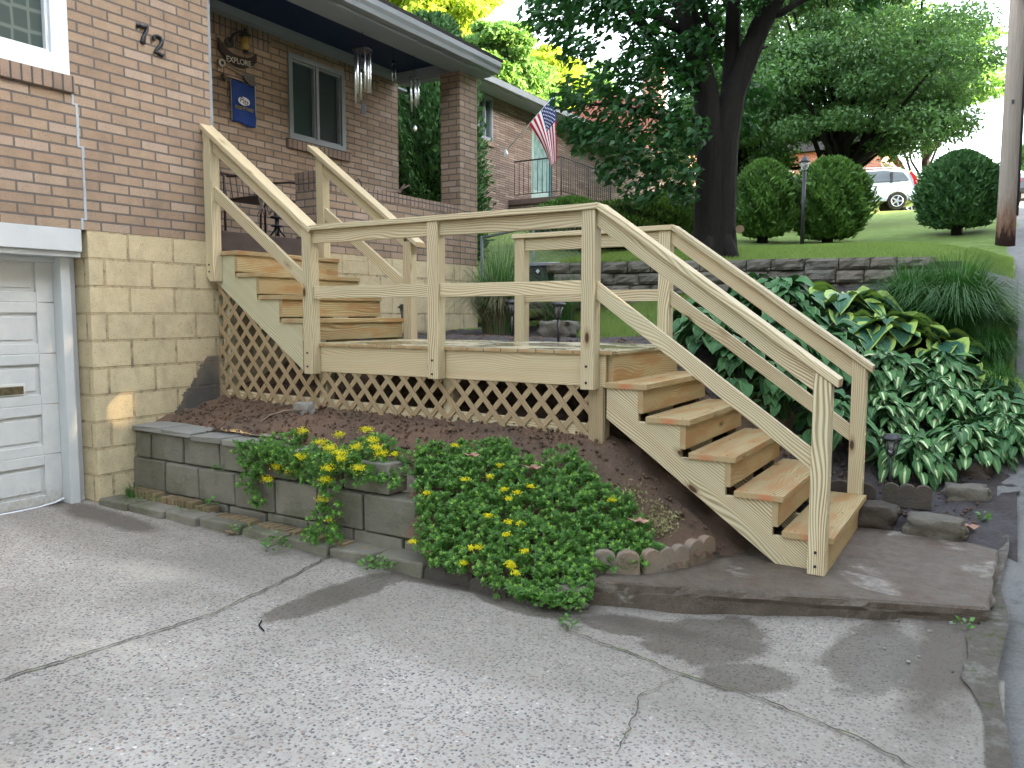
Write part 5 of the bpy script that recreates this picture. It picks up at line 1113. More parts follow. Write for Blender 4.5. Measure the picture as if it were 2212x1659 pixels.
# ---------------------------------------------------------------- grasses
def grass_clump(name,label,x,y,z,n,h,spread,mts,seed_,cat='ornamental grass',wd=.006,dead=0,group=None):
    t_=thing(name,label,cat,(x,y,z),group); rg=np.random.default_rng(seed_)
    def mk(n,mt,nm,hs,ss,lowc=0.):
        a=rg.random(n)*2*np.pi; L_=rg.uniform(.55,1.1,n)*hs; sp=rg.uniform(.15,1.,n)*ss; r0=rg.random(n)*.16*spread/.6
        m_=7; V=np.zeros((n,m_,2,3))
        d=np.stack([np.cos(a),np.sin(a)],1); side=np.stack([-np.sin(a),np.cos(a)],1)
        for k in range(m_):
            tt=k/(m_-1); rad=r0+sp*tt**1.5; zz=L_*(tt*1.25-tt**2.6*(.25+.75*(sp/ss)*.95)); w_=wd*(1-tt*.85)
            P=np.stack([x+d[:,0]*rad,y+d[:,1]*rad,z-.02+zz],1)
            V[:,k,0,:2]=P[:,:2]+side*w_; V[:,k,1,:2]=P[:,:2]-side*w_; V[:,k,:,2]=P[:,2:3]
        I=np.arange(n*m_*2).reshape(n,m_,2); F=np.stack([I[:,:-1,0],I[:,:-1,1],I[:,1:,1],I[:,1:,0]],-1).reshape(-1,4)
        npmesh(nm,V.reshape(-1,3),F,t_,[M[mt]])
    mk(n,mts[0],'green_blades',h,spread)
    if dead: mk(dead,mts[1],'dry_blades',h*.75,spread*.9)
    return t_
grass_clump('fountain_grass','dark green fountain grass clump beside the road at the end of the stone wall',1.78,4.45,-.02,4200,.98,.85,['fgrass'],71,wd=.005)
grass_clump('fountain_grass','second green fountain grass clump behind the hostas beside the first',1.4,4.35,.12,1800,.8,.65,['fgrass'],72,wd=.005)
grass_clump('fountain_grass','half dead tall grass clump between porch pier and landing',-2.75,3.05,.0,900,1.25,.75,['fgrass','dgrass'],73,wd=.004,dead=1500)
grass_clump('fountain_grass','wispy grass clump in front of the black bin',-2.2,3.5,.15,350,.75,.7,['fgrass','dgrass'],74,wd=.004,dead=60)
grass_clump('weed_tuft','tuft of weeds growing at the garage corner',-3.62,-1.0,-1.21,120,.16,.14,['fgrass'],75,cat='weeds',wd=.003)
grass_clump('weed_tuft','low grass tuft at the right edge of the bed by the road',2.1,2.95,-.72,500,.22,.3,['fgrass'],76,cat='weeds',wd=.003)
def weed(label,x,y,z,n,r_,s_,sd_,ht=.05):
    rg=np.random.default_rng(sd_); a=rg.random(n)*2*np.pi; q=rg.random(n)**.6*r_
    P=np.stack([x+q*np.cos(a),y+q*np.sin(a)*.7,z+rg.random(n)*ht],1); V,F=leaves(P,rg.uniform(.6,1.2,n)*s_,rg.uniform(.45,.8,n)*s_,D=unit(np.stack([np.cos(a),np.sin(a),rg.uniform(-.1,.9,n)],1)),N=unit(rg.normal(size=(n,3))*.4+np.array([0,-.3,1])),seed_=sd_)
    o=npmesh('weed',V,F,None,[M['sedum']]); return tag(o,label,'weeds','small weeds along the foot of the block wall')
for a_ in (('broad leaved weed at the joint in the driveway below the block wall',-1.78,-1.2,-1.29,60,.12,.035,1,.10),('small weed on the ledge above the ribbed bricks, left',-2.75,-.93,-1.17,26,.06,.03,2),('clover like weed in the gap between the top and second block course',-2.75,-.86,-.93,22,.07,.028,3),
  ('trailing weed under the middle of the block wall',-2.2,-1.12,-1.25,40,.11,.022,4),('weed patch at the left foot of the sedum mat by the driveway',-1.0,-1.1,-1.3,70,.14,.035,5),('weed in the driveway crack below the sedum',.35,-1.17,-1.36,40,.06,.024,6),('weeds hanging at the lowest tip of the sedum mat',.2,-1.03,-1.33,120,.15,.03,7,.08),
  ('moss and weeds in the hollow of the footing block by the garage',-3.35,-1.07,-1.19,80,.2,.016,8,.03),('mossy weeds on the second footing block',-2.85,-1.04,-1.2,60,.15,.014,9,.03),('seedling beside the rocks near the road',2.12,1.45,-1.15,18,.06,.04,10,.06),('small weed at the road edge below the pad corner',2.08,-.28,-1.3,16,.05,.03,11,.05)): weed(*a_)
grass_clump('fountain_grass','lower green grass clump between the hostas and the road',2.1,4.1,-.3,1500,.6,.45,['fgrass'],77,wd=.004)
grass_clump('fountain_grass','small green grass clump at the road edge below the lawn',2.14,5.0,-.05,1200,.5,.4,['fgrass'],78,wd=.004)
grass_clump('fountain_grass','short grass clump lowest along the road, right of the hostas',2.17,3.45,-.5,900,.42,.35,['fgrass'],79,wd=.004)
# lawn blades near the wall and crest
def blades(name,label,region,n,h,mt,seed_):
    rg=np.random.default_rng(seed_); x=rg.uniform(region[0],region[1],n); y=rg.uniform(region[2],region[3],n); k=is_lawn(x,y)&(x<2.27)&~((x<-2.6)&(y<4.2)); x,y=x[k],y[k]; n=len(x)
    z=ground_z(x,y)+.01; a=rg.random(n)*2*np.pi; hh_=rg.uniform(.5,1.3,n)*h; ln=rg.normal(size=(n,2))*.35*h
    s=np.stack([np.cos(a),np.sin(a)],1)*.004
    V=np.zeros((n,3,3)); V[:,0,0]=x-s[:,0];V[:,0,1]=y-s[:,1];V[:,0,2]=z; V[:,1,0]=x+s[:,0];V[:,1,1]=y+s[:,1];V[:,1,2]=z; V[:,2,0]=x+ln[:,0];V[:,2,1]=y+ln[:,1];V[:,2,2]=z+hh_
    o=npmesh(name,V.reshape(-1,3),np.arange(3*n).reshape(n,3),None,[M[mt]]); return tag(o,label,'grass',kind='stuff')
blades('lawn_grass_blades','short mown green grass blades of the lawn',(-3.5,2.3,4.2,10.5),150000,.035,'blade',81)
blades('lawn_grass_strip','longer grass of the strip behind the landing',(-3.9,-.5,2.5,4.6),30000,.07,'blade',82)
blades('lawn_edge_grass','ragged grass at the road side of the lawn',(1.75,2.28,4.3,9.5),30000,.06,'blade',83)
# ---------------------------------------------------------------- hostas
def hosta_leafs(P,az,el,L_,Wd,curl,rg):
    """batch of arched heart shaped blades. returns V,F,UV"""
    n=len(P); nu,nv=5,8
    w_prof=np.array([.0,.62,.93,1.,.92,.72,.42,.0]); w_prof[0]=.28
    V=np.zeros((n,nv,nu,3)); UVs=np.zeros((n,nv,nu,2))
    d=np.stack([np.cos(az),np.sin(az)],1); s=np.stack([-np.sin(az),np.cos(az)],1)
    pos=P.copy(); ang=el.copy(); prev=0
    tilt=rg.normal(size=n)*.25
    for k in range(nv):
        t_=k/(nv-1); step=L_*(t_-prev); prev=t_
        pos=pos+np.stack([d[:,0]*np.cos(ang)*step,d[:,1]*np.cos(ang)*step,np.sin(ang)*step],1); ang=ang-curl/(nv-1)
        for j in range(nu):
            q=(j/(nu-1)*2-1); off=q*w_prof[k]*Wd*.5
            cup=.22*abs(q)**1.5*w_prof[k]*Wd
            wave=.06*Wd*np.sin(t_*9+j*2+tilt*9)*abs(q)
            V[:,k,j,0]=pos[:,0]+s[:,0]*off; V[:,k,j,1]=pos[:,1]+s[:,1]*off; V[:,k,j,2]=pos[:,2]+cup+off*tilt+wave
            UVs[:,k,j,0]=j/(nu-1); UVs[:,k,j,1]=t_
    I=np.arange(n*nv*nu).reshape(n,nv,nu); F=np.stack([I[:,:-1,:-1],I[:,:-1,1:],I[:,1:,1:],I[:,1:,:-1]],-1).reshape(-1,4)
    return V.reshape(-1,3),F,UVs.reshape(-1,2)
def hosta_plant(label,x,y,h,R,n,Ls,mt,seed_,group,zoff=0):
    z=gz(x,y)+zoff; t_=thing('hosta',label,'hosta',(x,y,z),group); rg=np.random.default_rng(seed_)
    az=rg.random(n)*2*np.pi; q=rg.random(n)**.75; rad=q*R*.8; hh_=h*(1-.75*q**2)*rg.uniform(.75,1.05,n)
    P=np.stack([x+np.cos(az)*rad,y+np.sin(az)*rad,z+hh_],1)
    el=rg.uniform(-.1,.5,n)-q*.6; L_=rg.uniform(.6,1.3,n)*Ls; curl=rg.uniform(.5,1.3,n)
    kw=.78 if mt=='hblue' else (.60 if mt=='hplain' else .46)
    V,F,UV=hosta_leafs(P,az+rg.normal(size=n)*.35,el*(.6 if mt=='hblue' else 1),L_,L_*rg.uniform(kw-.06,kw+.08,n),curl*(.7 if mt=='hblue' else 1),rg)
    npmesh('leaves',V,F,t_,[M[mt]],uv=UV,smooth=True)
    mb=MB(); 
    for i in range(0,n,6): mb.tube([(x,y,z-.03),tuple((P[i]+np.array([x,y,z+.05]))/2),tuple(P[i])],.004,5,cap=False)
    mb.build('stalks',[M['hplain']],t_); return t_
hg='hosta plants filling the bank right of the stair'
hs_=[ # x,y,h,R,n,Ls,mat,label
 (1.62,2.15,.30,.33,95,.17,'hcream','cream centred hosta right behind the path lamp'),
 (1.95,2.45,.32,.36,100,.17,'hcream','cream centred hosta above the reddish rock'),
 (2.22,2.75,.30,.36,95,.17,'hcream','cream centred hosta spilling towards the road, lowest'),
 (1.35,2.45,.38,.34,90,.17,'hcream','cream centred hosta between the newel and the lamp'),
 (1.72,2.85,.40,.40,110,.18,'hcream','cream centred hosta in the middle of the bank'),
 (2.12,3.1,.30,.40,100,.19,'hcream','cream centred hosta at the road side, second row'),
 (2.42,3.2,.26,.36,80,.19,'hcream','cream centred hosta furthest to the right'),
 (1.05,1.95,.42,.33,80,.18,'hplain','dark green hosta leaning over the lower hand rail'),
 (1.3,3.0,.36,.40,95,.20,'hcream','cream centred hosta behind the far newel'),
 (.72,1.78,.45,.30,70,.18,'hplain','dark green hosta seen under the stair rails'),
 (.42,1.68,.42,.30,60,.19,'hplain','dark hosta beside the far landing post'),
 (.12,1.85,.40,.33,60,.21,'hplain','broad leaved hosta just behind the landing corner'),
 (.9,2.6,.50,.40,90,.20,'hplain','dark green hosta in the middle of the stair side'),
 (.55,2.35,.45,.36,80,.20,'hplain','dark hosta half way up behind the rails'),
 (1.72,3.3,.38,.42,90,.21,'hcream','cream centred hosta below the fountain grass'),
 (1.2,3.7,.26,.42,40,.36,'hblue','large blue leaved hosta with yellow edges, left front'),
 (.78,3.85,.26,.42,38,.36,'hblue','large yellow edged hosta nearest the stone wall on the left'),
 (1.58,3.85,.22,.42,34,.33,'hblue','large yellow edged hosta in front of the fountain grass'),
 (1.92,3.55,.22,.34,24,.28,'hblue','yellow edged hosta on the road side'),
 (.35,3.2,.45,.42,70,.24,'hplain','plain green hosta behind the far rails near the wall'),
 (.0,3.75,.35,.38,50,.24,'hplain','plain hosta at the left foot of the stone wall'),
 (-.25,2.7,.30,.34,46,.22,'hplain','low dark hosta at the mulch edge'),
 (2.35,2.95,.26,.28,60,.16,'hcream','small cream hosta hanging over the road edge')]
for i,(x,y,h,R,n,Ls,mt,lb) in enumerate(hs_): hosta_plant(lb,x,y,h,R,int(n*(1.25 if mt=='hblue' else 1.9)),Ls*(1 if mt=='hblue' else .86),mt,500+i,hg)
# ---------------------------------------------------------------- sedum mat
def sedum(name,label,pts,nrm,seed_,stem=.07):
    rg=np.random.default_rng(seed_); n=len(pts); K=13
    ax=unit(nrm+rg.normal(size=(n,3))*.28); top=pts+ax*rg.uniform(.5,1.3,(n,1))*stem
    P=[];D=[];Nn=[];Lf=[];
    u=unit(np.cross(ax,rg.normal(size=(n,3)))); v=np.cross(ax,u); tips=[]
    for k in range(K):
        a=k*2.4+rg.random(n)*.5; lvl=k/K; rad=unit(u*np.cos(a)[:,None]+v*np.sin(a)[:,None]); up=.25+1.1*lvl**1.5
        d=unit(rad+ax*up); L_=(.033-.013*lvl)*rg.uniform(.8,1.2,n)
        base=top-ax*(1-lvl)*.03*1.; P.append(base+d*(L_*.5)[:,None]); D.append(d); Nn.append(unit(ax-d*.5)); Lf.append(L_); tips.append(np.full(n,lvl>.68))
    P=np.concatenate(P);D=np.concatenate(D);Nn=np.concatenate(Nn);Lf=np.concatenate(Lf); tp_=np.concatenate(tips)
    V,F=leaves(P,Lf,Lf*.5,D=D,N=Nn,fold=.12)
    pale=tp_&np.tile(rg.random(n)<.35,K)
    o=npmesh(name,V,F,None,[M['sedum'],M['sedumtip']]); mi=np.zeros(len(F),dtype=np.int32); mi[pale]=1; o.data.polygons.foreach_set('material_index',mi); tag(o,label,'ground cover',kind='stuff'); return top,ax
def inpoly(x,y,poly):
    c=np.zeros(len(x),bool); n=len(poly)
    for i in range(n):
        x1,y1=poly[i];x2,y2=poly[(i+1)%n]; k=((y1>y)!=(y2>y))&(x<(x2-x1)*(y-y1)/((y2-y1)+1e-12)+x1); c^=k
    return c
rg=np.random.default_rng(91)
polyA=[(-1.12,-.52),(-.9,-.42),(-.62,-.26),(-.38,-.40),(-.1,-.24),(.12,-.30),(.3,-.26),(.45,-.34),(.58,-.46),(.50,-.58),(.3,-.72),(.34,-.95),(.05,-1.05),(-.3,-1.04),(-.72,-1.02),(-.90,-.80),(-1.02,-.66)]
polyB=[(-2.42,-.80),(-2.3,-.72),(-1.95,-.62),(-1.6,-.58),(-1.3,-.60),(-1.05,-.62),(-1.05,-.84),(-2.35,-.86)]
tops=[];axs=[]
def fill(poly,n,bulge,seed_):
    x0,x1=min(p[0] for p in poly),max(p[0] for p in poly); y0,y1=min(p[1] for p in poly),max(p[1] for p in poly)
    x=rg.uniform(x0,x1,n*3); y=rg.uniform(y0,y1,n*3); k=inpoly(x,y,poly); x,y=x[k][:n],y[k][:n]; z=ground_z(x,y)+bulge+.03*np.sin(x*9+1)*np.sin(y*8); return np.stack([x,y,z],1)
ptA=fill(polyA,2300,.05,1); ptA[:,2]=np.maximum(ptA[:,2],drive_z(ptA[:,0],ptA[:,1])+.03)
ta,aa=sedum('sedum_ground_cover','mat of fleshy green sedum rosettes sloping down to the driveway',ptA,np.array([0,-.55,1.]),91)
ptB=fill(polyB,430,.03,2); tb,ab=sedum('sedum_ground_cover','sedum growing over the top of the block wall',ptB,np.array([0,-.6,1.]),92)
# hanging part over the block face
nH=330; x=rg.uniform(-2.45,-1.2,nH); dr=rg.random(nH)**1.6*(.07+.16*np.abs(np.sin(x*5.2+1.1))**2); ptC=np.stack([x,-.86-rg.random(nH)*.05,-.70-dr],1)
extra=np.concatenate([np.stack([rg.normal(-2.28,.06,45),-.88-rg.random(45)*.03,rg.uniform(-1.12,-.8,45)],1),np.stack([rg.normal(-1.55,.07,55),-.9-rg.random(55)*.05,rg.uniform(-1.2,-.85,55)],1),np.stack([rg.normal(-1.50,.10,40),-.98-rg.random(40)*.08,rg.uniform(-1.25,-1.1,40)],1)])
tc,ac=sedum('sedum_ground_cover','sedum stems trailing down the face of the block wall',np.concatenate([ptC,extra]),np.array([0,-1.,.35]),93)
# wilted stems on the right shoulder
xw=rg.uniform(.22,.56,70); yw2=rg.uniform(-.32,-.12,70); ptW=np.stack([xw,yw2,ground_z(xw,yw2)+.03],1)
V,F=leaves(ptW[rg.integers(0,70,700)]+rg.normal(size=(700,3))*np.array([.03,.03,.025]),rg.uniform(.015,.035,700),.010,seed_=94); o=npmesh('wilted_sedum',V,F,None,[M['wilt']]); tag(o,'wilted pale sedum stems on the shoulder near the soil','ground cover',kind='stuff')
# flower heads, each one a thing
def flower(i,p,ax,s,label):
    rg2=np.random.default_rng(700+i); n=int(105*s/.03); a=unit(np.array(ax)); base=np.array(p)
    q=rg2.normal(size=(n,3))*np.array([1,1,.5])*s*.40; P=base+a*.03+q
    V,F=leaves(P,rg2.uniform(.009,.015,n),.006,D=unit(rg2.normal(size=(n,3))+a*.8),N=unit(rg2.normal(size=(n,3))),seed_=i)
    o=npmesh('sedum_flower',V,F,None,[M['yflower']]); return tag(o,label,'flower','yellow sedum flower heads')
def where_of(u,v):
    if u<880:
        col=['at the left end of the wall','left of the wall middle','at the wall middle','right of the wall middle','at the right end of the wall'][min(4,int((u-590)/58))]
        row=['top row','upper row','middle row','lower row','lowest row'][min(4,max(0,int((v-935)/42)))]
    else:
        col=['far left','left','centre','right','far right'][min(4,int((u-900)/60))]+' of the sloping mat'
        row=['top','upper','middle','lower','bottom'][min(4,max(0,int((v-970)/60)))]
    return row+' '+col
allt=np.concatenate([ta,tb,tc]); ctr=lambda u,v,Yp:None
fl=[(658,950),(735,942),(790,940),(812,962),(700,965),(718,972),(778,978),(738,992),(820,980),(833,990),(657,998),(742,1000),(775,1020),(720,1027),(597,1030),(632,1043),(712,1052),(598,1035),(705,1090),(748,1020),(985,975),(920,1075),(1083,1018),(1060,1043),(1010,1050),(1095,1068),(1120,1075),(1105,1090),(1150,1058),(1065,1125),(1098,1140),(1133,1145),(1098,1170),(1028,1190),(1035,1192),(1132,1205),(1095,1230),(1108,1233),(1012,1245),(1118,1255),(865,1180),(1330,1090),(716,1128),(650,1000),(860,985)]
proj=lambda P:(1106+FPX*((P-CAMP)@RT)/((P-CAMP)@FW),829.5-FPX*((P-CAMP)@UP)/((P-CAMP)@FW))
pu,pv=proj(allt); dd=(allt-CAMP)@FW
for i,(u,v) in enumerate(fl):
    d=np.hypot(pu-u,pv-v)+ (dd-dd.min())*8; k=int(np.argmin(d)); pos=allt[k]+np.array([0,-.01,.012])
    big=i<20
    where='over the block wall' if u<880 else 'on the sloping sedum mat'
    flower(i,pos,(0,-.4,1),.055 if big else .03,'yellow flower head '+where_of(u,v)); pu[k]=1e9
dup_={}
for o in list(COL.objects):
    if o.name.startswith('sedum_flower'): dup_.setdefault(o['label'],[]).append(o)
for lb,os_ in dup_.items():
    if len(os_)>1:
        os_.sort(key=lambda o: float(np.dot(np.mean([v.co for v in o.data.vertices],axis=0),RT)))
        for o,wd_ in zip(os_,{2:('left of two','right of two'),3:('left of three','middle of three','right of three')}.get(len(os_),('first from the left','second from the left','third from the left','fourth from the left','fifth from the left'))): o['label']=lb+', '+wd_
# ---------------------------------------------------------------- clods on the soil
n=1500; rg=np.random.default_rng(55); x=rg.uniform(W+.05,.8,n); y=rg.uniform(-.72,.05,n); k=~((x>.2)&(y<-.1))&~((x>-.95)&(y<-.3)); x,y=x[k],y[k]
x2=rg.uniform(-3.6,2.1,1600); y2=rg.uniform(1.35,2.4,1600); x=np.r_[x,x2];y=np.r_[y,y2]; z=ground_z(x,y)
bv=unit(np.array([(1,0,0),(-1,0,0),(0,1,0),(0,-1,0),(0,0,1),(0,0,-1)],float)); bf=np.array([(0,2,4),(2,1,4),(1,3,4),(3,0,4),(2,0,5),(1,2,5),(3,1,5),(0,3,5)])
s=rg.uniform(.004,.017,len(x))**1.0; V=(bv[None]*s[:,None,None]*rg.uniform(.6,1.4,(len(x),6,1))); V=V+np.stack([x,y,z+s*.3+.01],1)[:,None]; F=(bf[None]+np.arange(len(x))[:,None,None]*6).reshape(-1,3)
o=npmesh('soil_clods',V.reshape(-1,3),F,None,[M['soil']],smooth=True); tag(o,'small clods and crumbs of brown soil','soil',kind='stuff')
# pebbles on the right of the driveway
pbs=sorted([(-rg.uniform(-.1,1.1),rg.uniform(1.75,2.2)) for i in range(14)],reverse=True)
ords='first second third fourth fifth sixth seventh eighth ninth tenth eleventh twelfth thirteenth fourteenth'.split()
for i in range(14):
    y,x=pbs[i]; s=rg.uniform(.008,.02)
    rock('pebble',(x,y,float(drive_z(x,y))+s*.4),(s*1.5,s,s*.8),ords[i]+' loose pebble from the pad, on the driveway corner by the road',M['paleRock'] if i%3 else M['fieldstone'],'loose pebbles on the driveway corner',i+20,cat='pebble',flat=.9)
# ---------------------------------------------------------------- neighbour's house
NX=-8.3
N_=thing('stone_house','neighbouring single storey house clad in thin stacked stone','house',(NX,9,1.3))
mb=MB(); mb.box(NX-.3,NX,4.6,10.80,.8,5.6); mb.box(NX-.3,NX,10.80,11.45,.8,4.28); mb.box(NX-.3,NX,11.45,13.3,.8,5.6); mb.box(NX-.3,NX,14.4,26,.8,5.6); mb.box(NX-.3,NX,13.3,14.4,.8,3.2); mb.box(NX-.3,NX,13.3,14.4,5.25,5.6); mb.box(NX-.3,NX,10.8,11.45,5.3,5.6); mb.box(NX-6,NX-.3,4.6,4.9,.8,5.6); mb.build('wall',[M['veneer']],N_)
window('window',NX+.02,10.80,11.45,4.28,5.3,2,M['frame'],M['glass'],N_,fw=.07,dp=.12)
mb=MB(); mb.box(NX-.1,NX+.05,10.75,11.5,4.16,4.279,off=(0,.1)); mb.build('window_sill',[M['soldier']],N_)
mb=MB(); mb.box(NX-.12,NX-.04,13.34,14.36,3.2,5.22); dr=mb.build('door',[plain('pale_green_door',(.25,.36,.34),.4,.4)],N_)
mb=MB(); mb.box(NX-.039,NX-.035,13.5,14.2,3.45,5.05); mb.build('storm_glass',[plain('curtained_door_glass',(.20,.30,.29),.12,.6,var=.3,scale=6)],dr)
mb=MB(); mb.box(NX-.05,NX-.01,14.28,14.36,3.2,5.22); mb.build('door_frame',[plain('teal_trim',(.03,.12,.13),.5)],dr)
mb=MB(); mb.hexa([(NX+.6,4.2,5.42),(NX+.6,26,5.42),(NX-5,26,7.3),(NX-5,4.2,7.3),(NX+.6,4.2,5.5),(NX+.6,26,5.5),(NX-5,26,7.38),(NX-5,4.2,7.38)]); mb.build('roof',[M['shingle']],N_)
mb=MB(); mb.box(NX-.0,NX+.55,4.2,26,5.34,5.36); mb.box(NX+.55,NX+.60,4.2,26,5.28,5.42); mb.build('soffit',[M['soffit']],N_)
mb=MB(); mb.prism([(NX+.605,5.30),(NX+.70,5.30),(NX+.73,5.42),(NX+.605,5.42)],4.2,26,'y'); mb.build('gutter',[M['gutter']]*2,N_)
mb=MB(); mb.box(NX+.0,NX+1.5,12.2,15.2,1.4,2.88); mb.build('landing_wall',[M['veneer']],N_)
mb=MB(); mb.box(NX+.0,NX+1.56,12.15,15.25,2.88,3.02); mb.build('landing_slab',[plain('brownstone_slab',(.11,.075,.065),.8,bump=.5)],N_,bevel=.02)
RL=MB()
xr=NX+1.4
for a,b in ((12.3,15.1),):
    RL.tube([(xr,a,3.95),(xr,b,3.95)],.018,6); RL.tube([(xr,a,3.15),(xr,b,3.15)],.012,6)
    for k in range(24): yy=a+(b-a)*k/23; RL.tube([(xr,yy,3.02 if k in(0,12,23) else 3.15),(xr,yy,3.95)],.018 if k in (0,12,23) else .008,5)
RL.tube([(NX+.1,12.3,3.95),(xr,12.3,3.95)],.018,6); RL.tube([(NX+.1,12.3,3.15),(xr,12.3,3.15)],.012,6)
for k in range(11): RL.tube([(NX+.1+k*.13,12.3,3.15),(NX+.1+k*.13,12.3,3.95)],.008,5)
RL.build('iron_railing',[M['iron']],N_)
# flag
FL=thing('national_flag','American flag hanging from an angled white pole on the stone house','flag',(NX,11.99,4.15))
pb=Vector((NX+.02,11.99,4.15)); pt_=Vector((-6.95,12.10,5.36)); 
mb=MB(); mb.tube([pb,pt_],.014,8); mb.tube([pt_,pt_+Vector((.01,0,.05))],[.03,.01],8); mb.build('pole',[plain('grey_white_pole',(.5,.5,.48),.4)],FL)
mb=MB(); mb.obox(pb+Vector((.0,0,-.03)),(.05,0,.03),(0,.03,0),(-.02,0,.06)); mb.build('bracket',[M['white']],FL)
fr_=plain('flag_red',(.42,.012,.03),.75,var=.05); fw_=plain('flag_white',(.72,.72,.74),.75,var=.03); fb_=plain('flag_blue',(.014,.025,.12),.75,var=.05)
nS,nT=39,40; G={}
R3_=Vector((RT[0],RT[1],0))
def fpt(s,t):   # s: 0 at tip .. 1 at lower end of the hoist, t: along the fly
    a=pt_.lerp(pb,.02+.50*s); drop=1.50-.45*s; side=.10+.42*s
    fold=.05*math.sin(s*9+t*2.5)*t*1.2
    p=a+R3_*(side*(1-(1-t)**1.4))*1.0*(.55+.45*s)+Vector((0,0,-drop*t*(1-.0*s)))+Vector((-math.sin(ya),math.cos(ya),0))*(-fold-.03)
    return p+Vector((0,0,.10*s*t*(1-t)))
mb=MB()
for i in range(nS):
    for j in range(nT):
        P=[fpt(i/nS,j/nT),fpt((i+1)/nS,j/nT),fpt((i+1)/nS,(j+1)/nT),fpt(i/nS,(j+1)/nT)]
        st=i//3; mi=(2 if (st<7 and j<16) else (0 if st%2==0 else 1))
        mb.face(P,None,mi,True)
fo=mb.build('cloth',[fr_,fw_,fb_],FL)
mb=MB(); tocam=Vector(CAMP)-pt_; tocam.normalize()
for rr in range(9):
    for cc in range(6 if rr%2==0 else 5):
        s=(rr+1)/10*7/13; t=((cc*2+1 if rr%2==0 else cc*2+2))/12*.4; c_=fpt(s,t); e1=(fpt(s+.01,t)-c_).normalized(); e2=(fpt(s,t+.01)-c_).normalized()
        for sg in (1,-1):
            n_=e1.cross(e2).normalized()*.006*sg; P=[]
            for k in range(10):
                a=k*math.pi/5; q=.024 if k%2==0 else .0095; P.append(c_+n_+e1*q*math.cos(a)+e2*q*math.sin(a))
            mb.face(P if sg>0 else P[::-1],None,0)
mb.build('stars',[fw_],fo)
# black bin, chain link fence
B_=thing('storage_bin','black wheeled bin standing against the stone wall','bin',(-2.72,3.95,.42))
mb=MB(); bx,by=-2.85,4.15
mb.hexa([(bx-.22,by-.2,.3),(bx+.22,by-.2,.3),(bx+.22,by+.2,.3),(bx-.22,by+.2,.3),(bx-.26,by-.24,.82),(bx+.26,by-.24,.82),(bx+.26,by+.24,.82),(bx-.26,by+.24,.82)]); mb.build('bin_body',[M['blackpl']],B_,bevel=.02)
mb=MB(); mb.hexa([(bx-.28,by-.26,.82),(bx+.28,by-.26,.82),(bx+.28,by+.26,.82),(bx-.28,by+.26,.82),(bx-.24,by-.2,.87),(bx+.24,by-.2,.87),(bx+.24,by+.2,.89),(bx-.24,by+.2,.89)]); ld=mb.build('lid',[M['blackpl']],B_,bevel=.015)
mb=MB(); mb.obox((bx+.12,by-.262,.76),(.015,0,.015),(0,.001,0),(-.015,0,.015)); mb.build('sticker',[M['white']],ld)
FE=thing('chain_link_fence','grey chain link fence running behind the tall dry grass','fence',(-4.2,5.3,.4))
fa,fb2=Vector((-4.3,5.0,.35)),Vector((-2.9,5.55,.65)); mb=MB(); mb.tube([fa+Vector((0,0,.98)),fb2+Vector((0,0,.98))],.02,8); mb.build('top_bar',[M['gutter']],FE)
for q in (0,.5,1.0): 
    p=fa.lerp(fb2,q); mb=MB(); mb.tube([p-Vector((0,0,.3)),p+Vector((0,0,1.0))],.022,8); mb.build('fence_post',[M['gutter']],FE)
mb=MB(); L_=(fb2-fa).length
for k in range(-16,28):
    for sg in (1,-1):
        u0=k*.07; z0,z1=0.,.97; u1=u0+sg*.97
        a_,b_=(u0,z0),(u1,z1)
        pts=[]
        for t in np.linspace(0,1,20):
            u=a_[0]+(b_[0]-a_[0])*t; z=z0+(z1-z0)*t
            if 0<=u<=L_: pts.append(fa.lerp(fb2,u/L_)+Vector((0,0,z)))
        if len(pts)>1: mb.tube([pts[0],pts[-1]],.0025,4,cap=False)
mb.build('wire_mesh',[M['gutter']],FE)
# ---------------------------------------------------------------- red brick house and awning house
RH=thing('red_brick_house','red brick two storey house partly hidden by the dark tree','house',(-12.5,30,4.4))
mb=MB(); mb.box(-20,-9.6,29,38,3.5,8.2); mb.box(-16,-12.0,27.6,29,3.5,7.0); mb.build('wall',[M['redbrick']],RH)
mb=MB(); mb.hexa([(-9.2,28.6,8.1),(-9.2,38.4,8.1),(-20.4,38.4,8.1),(-20.4,28.6,8.1),(-14,33,11.2),(-14,34,11.2),(-15.5,34,11.2),(-15.5,33,11.2)]); mb.build('roof',[plain('red_brown_shingle',(.16,.06,.045),.9,.1,var=.3,scale=12)],RH)
mb=MB(); mb.box(-12.6,-11.8,31,31.8,8,12.2); mb.build('chimney',[M['redbrick']],RH)
for i,(y,z) in enumerate(((30.5,5.0),(34,5.0))): window('window',-9.58,y,y+1.0,z,z+1.4,1,M['white'],M['glass'],RH,fw=.1,dp=.1)
for i,xx in enumerate((-11.6,-10.6)): 
    mb=MB(); mb.box(xx,xx+.7,28.93,28.99,5.2,6.6); w_=mb.build('window',[M['white']],RH); mb=MB(); mb.box(xx+.08,xx+.62,28.915,28.928,5.28,6.52); mb.build('pane',[M['glass']],w_)
AH=thing('awning_house','pale house with a white striped porch awning seen behind the wide tree','house',(-3.2,42,5.2))
mb=MB(); mb.box(-12,-3.6,42,50,4.5,9.2); mb.build('wall',[M['redbrick']],AH)
mb=MB(); mb.hexa([(-12.5,41.5,9.1),(-3.2,41.5,9.1),(-3.2,50.5,9.1),(-12.5,50.5,9.1),(-9,45,12),(-7,45,12),(-7,47,12),(-9,47,12)]); mb.build('roof',[M['shingle']],AH)
mb=MB()
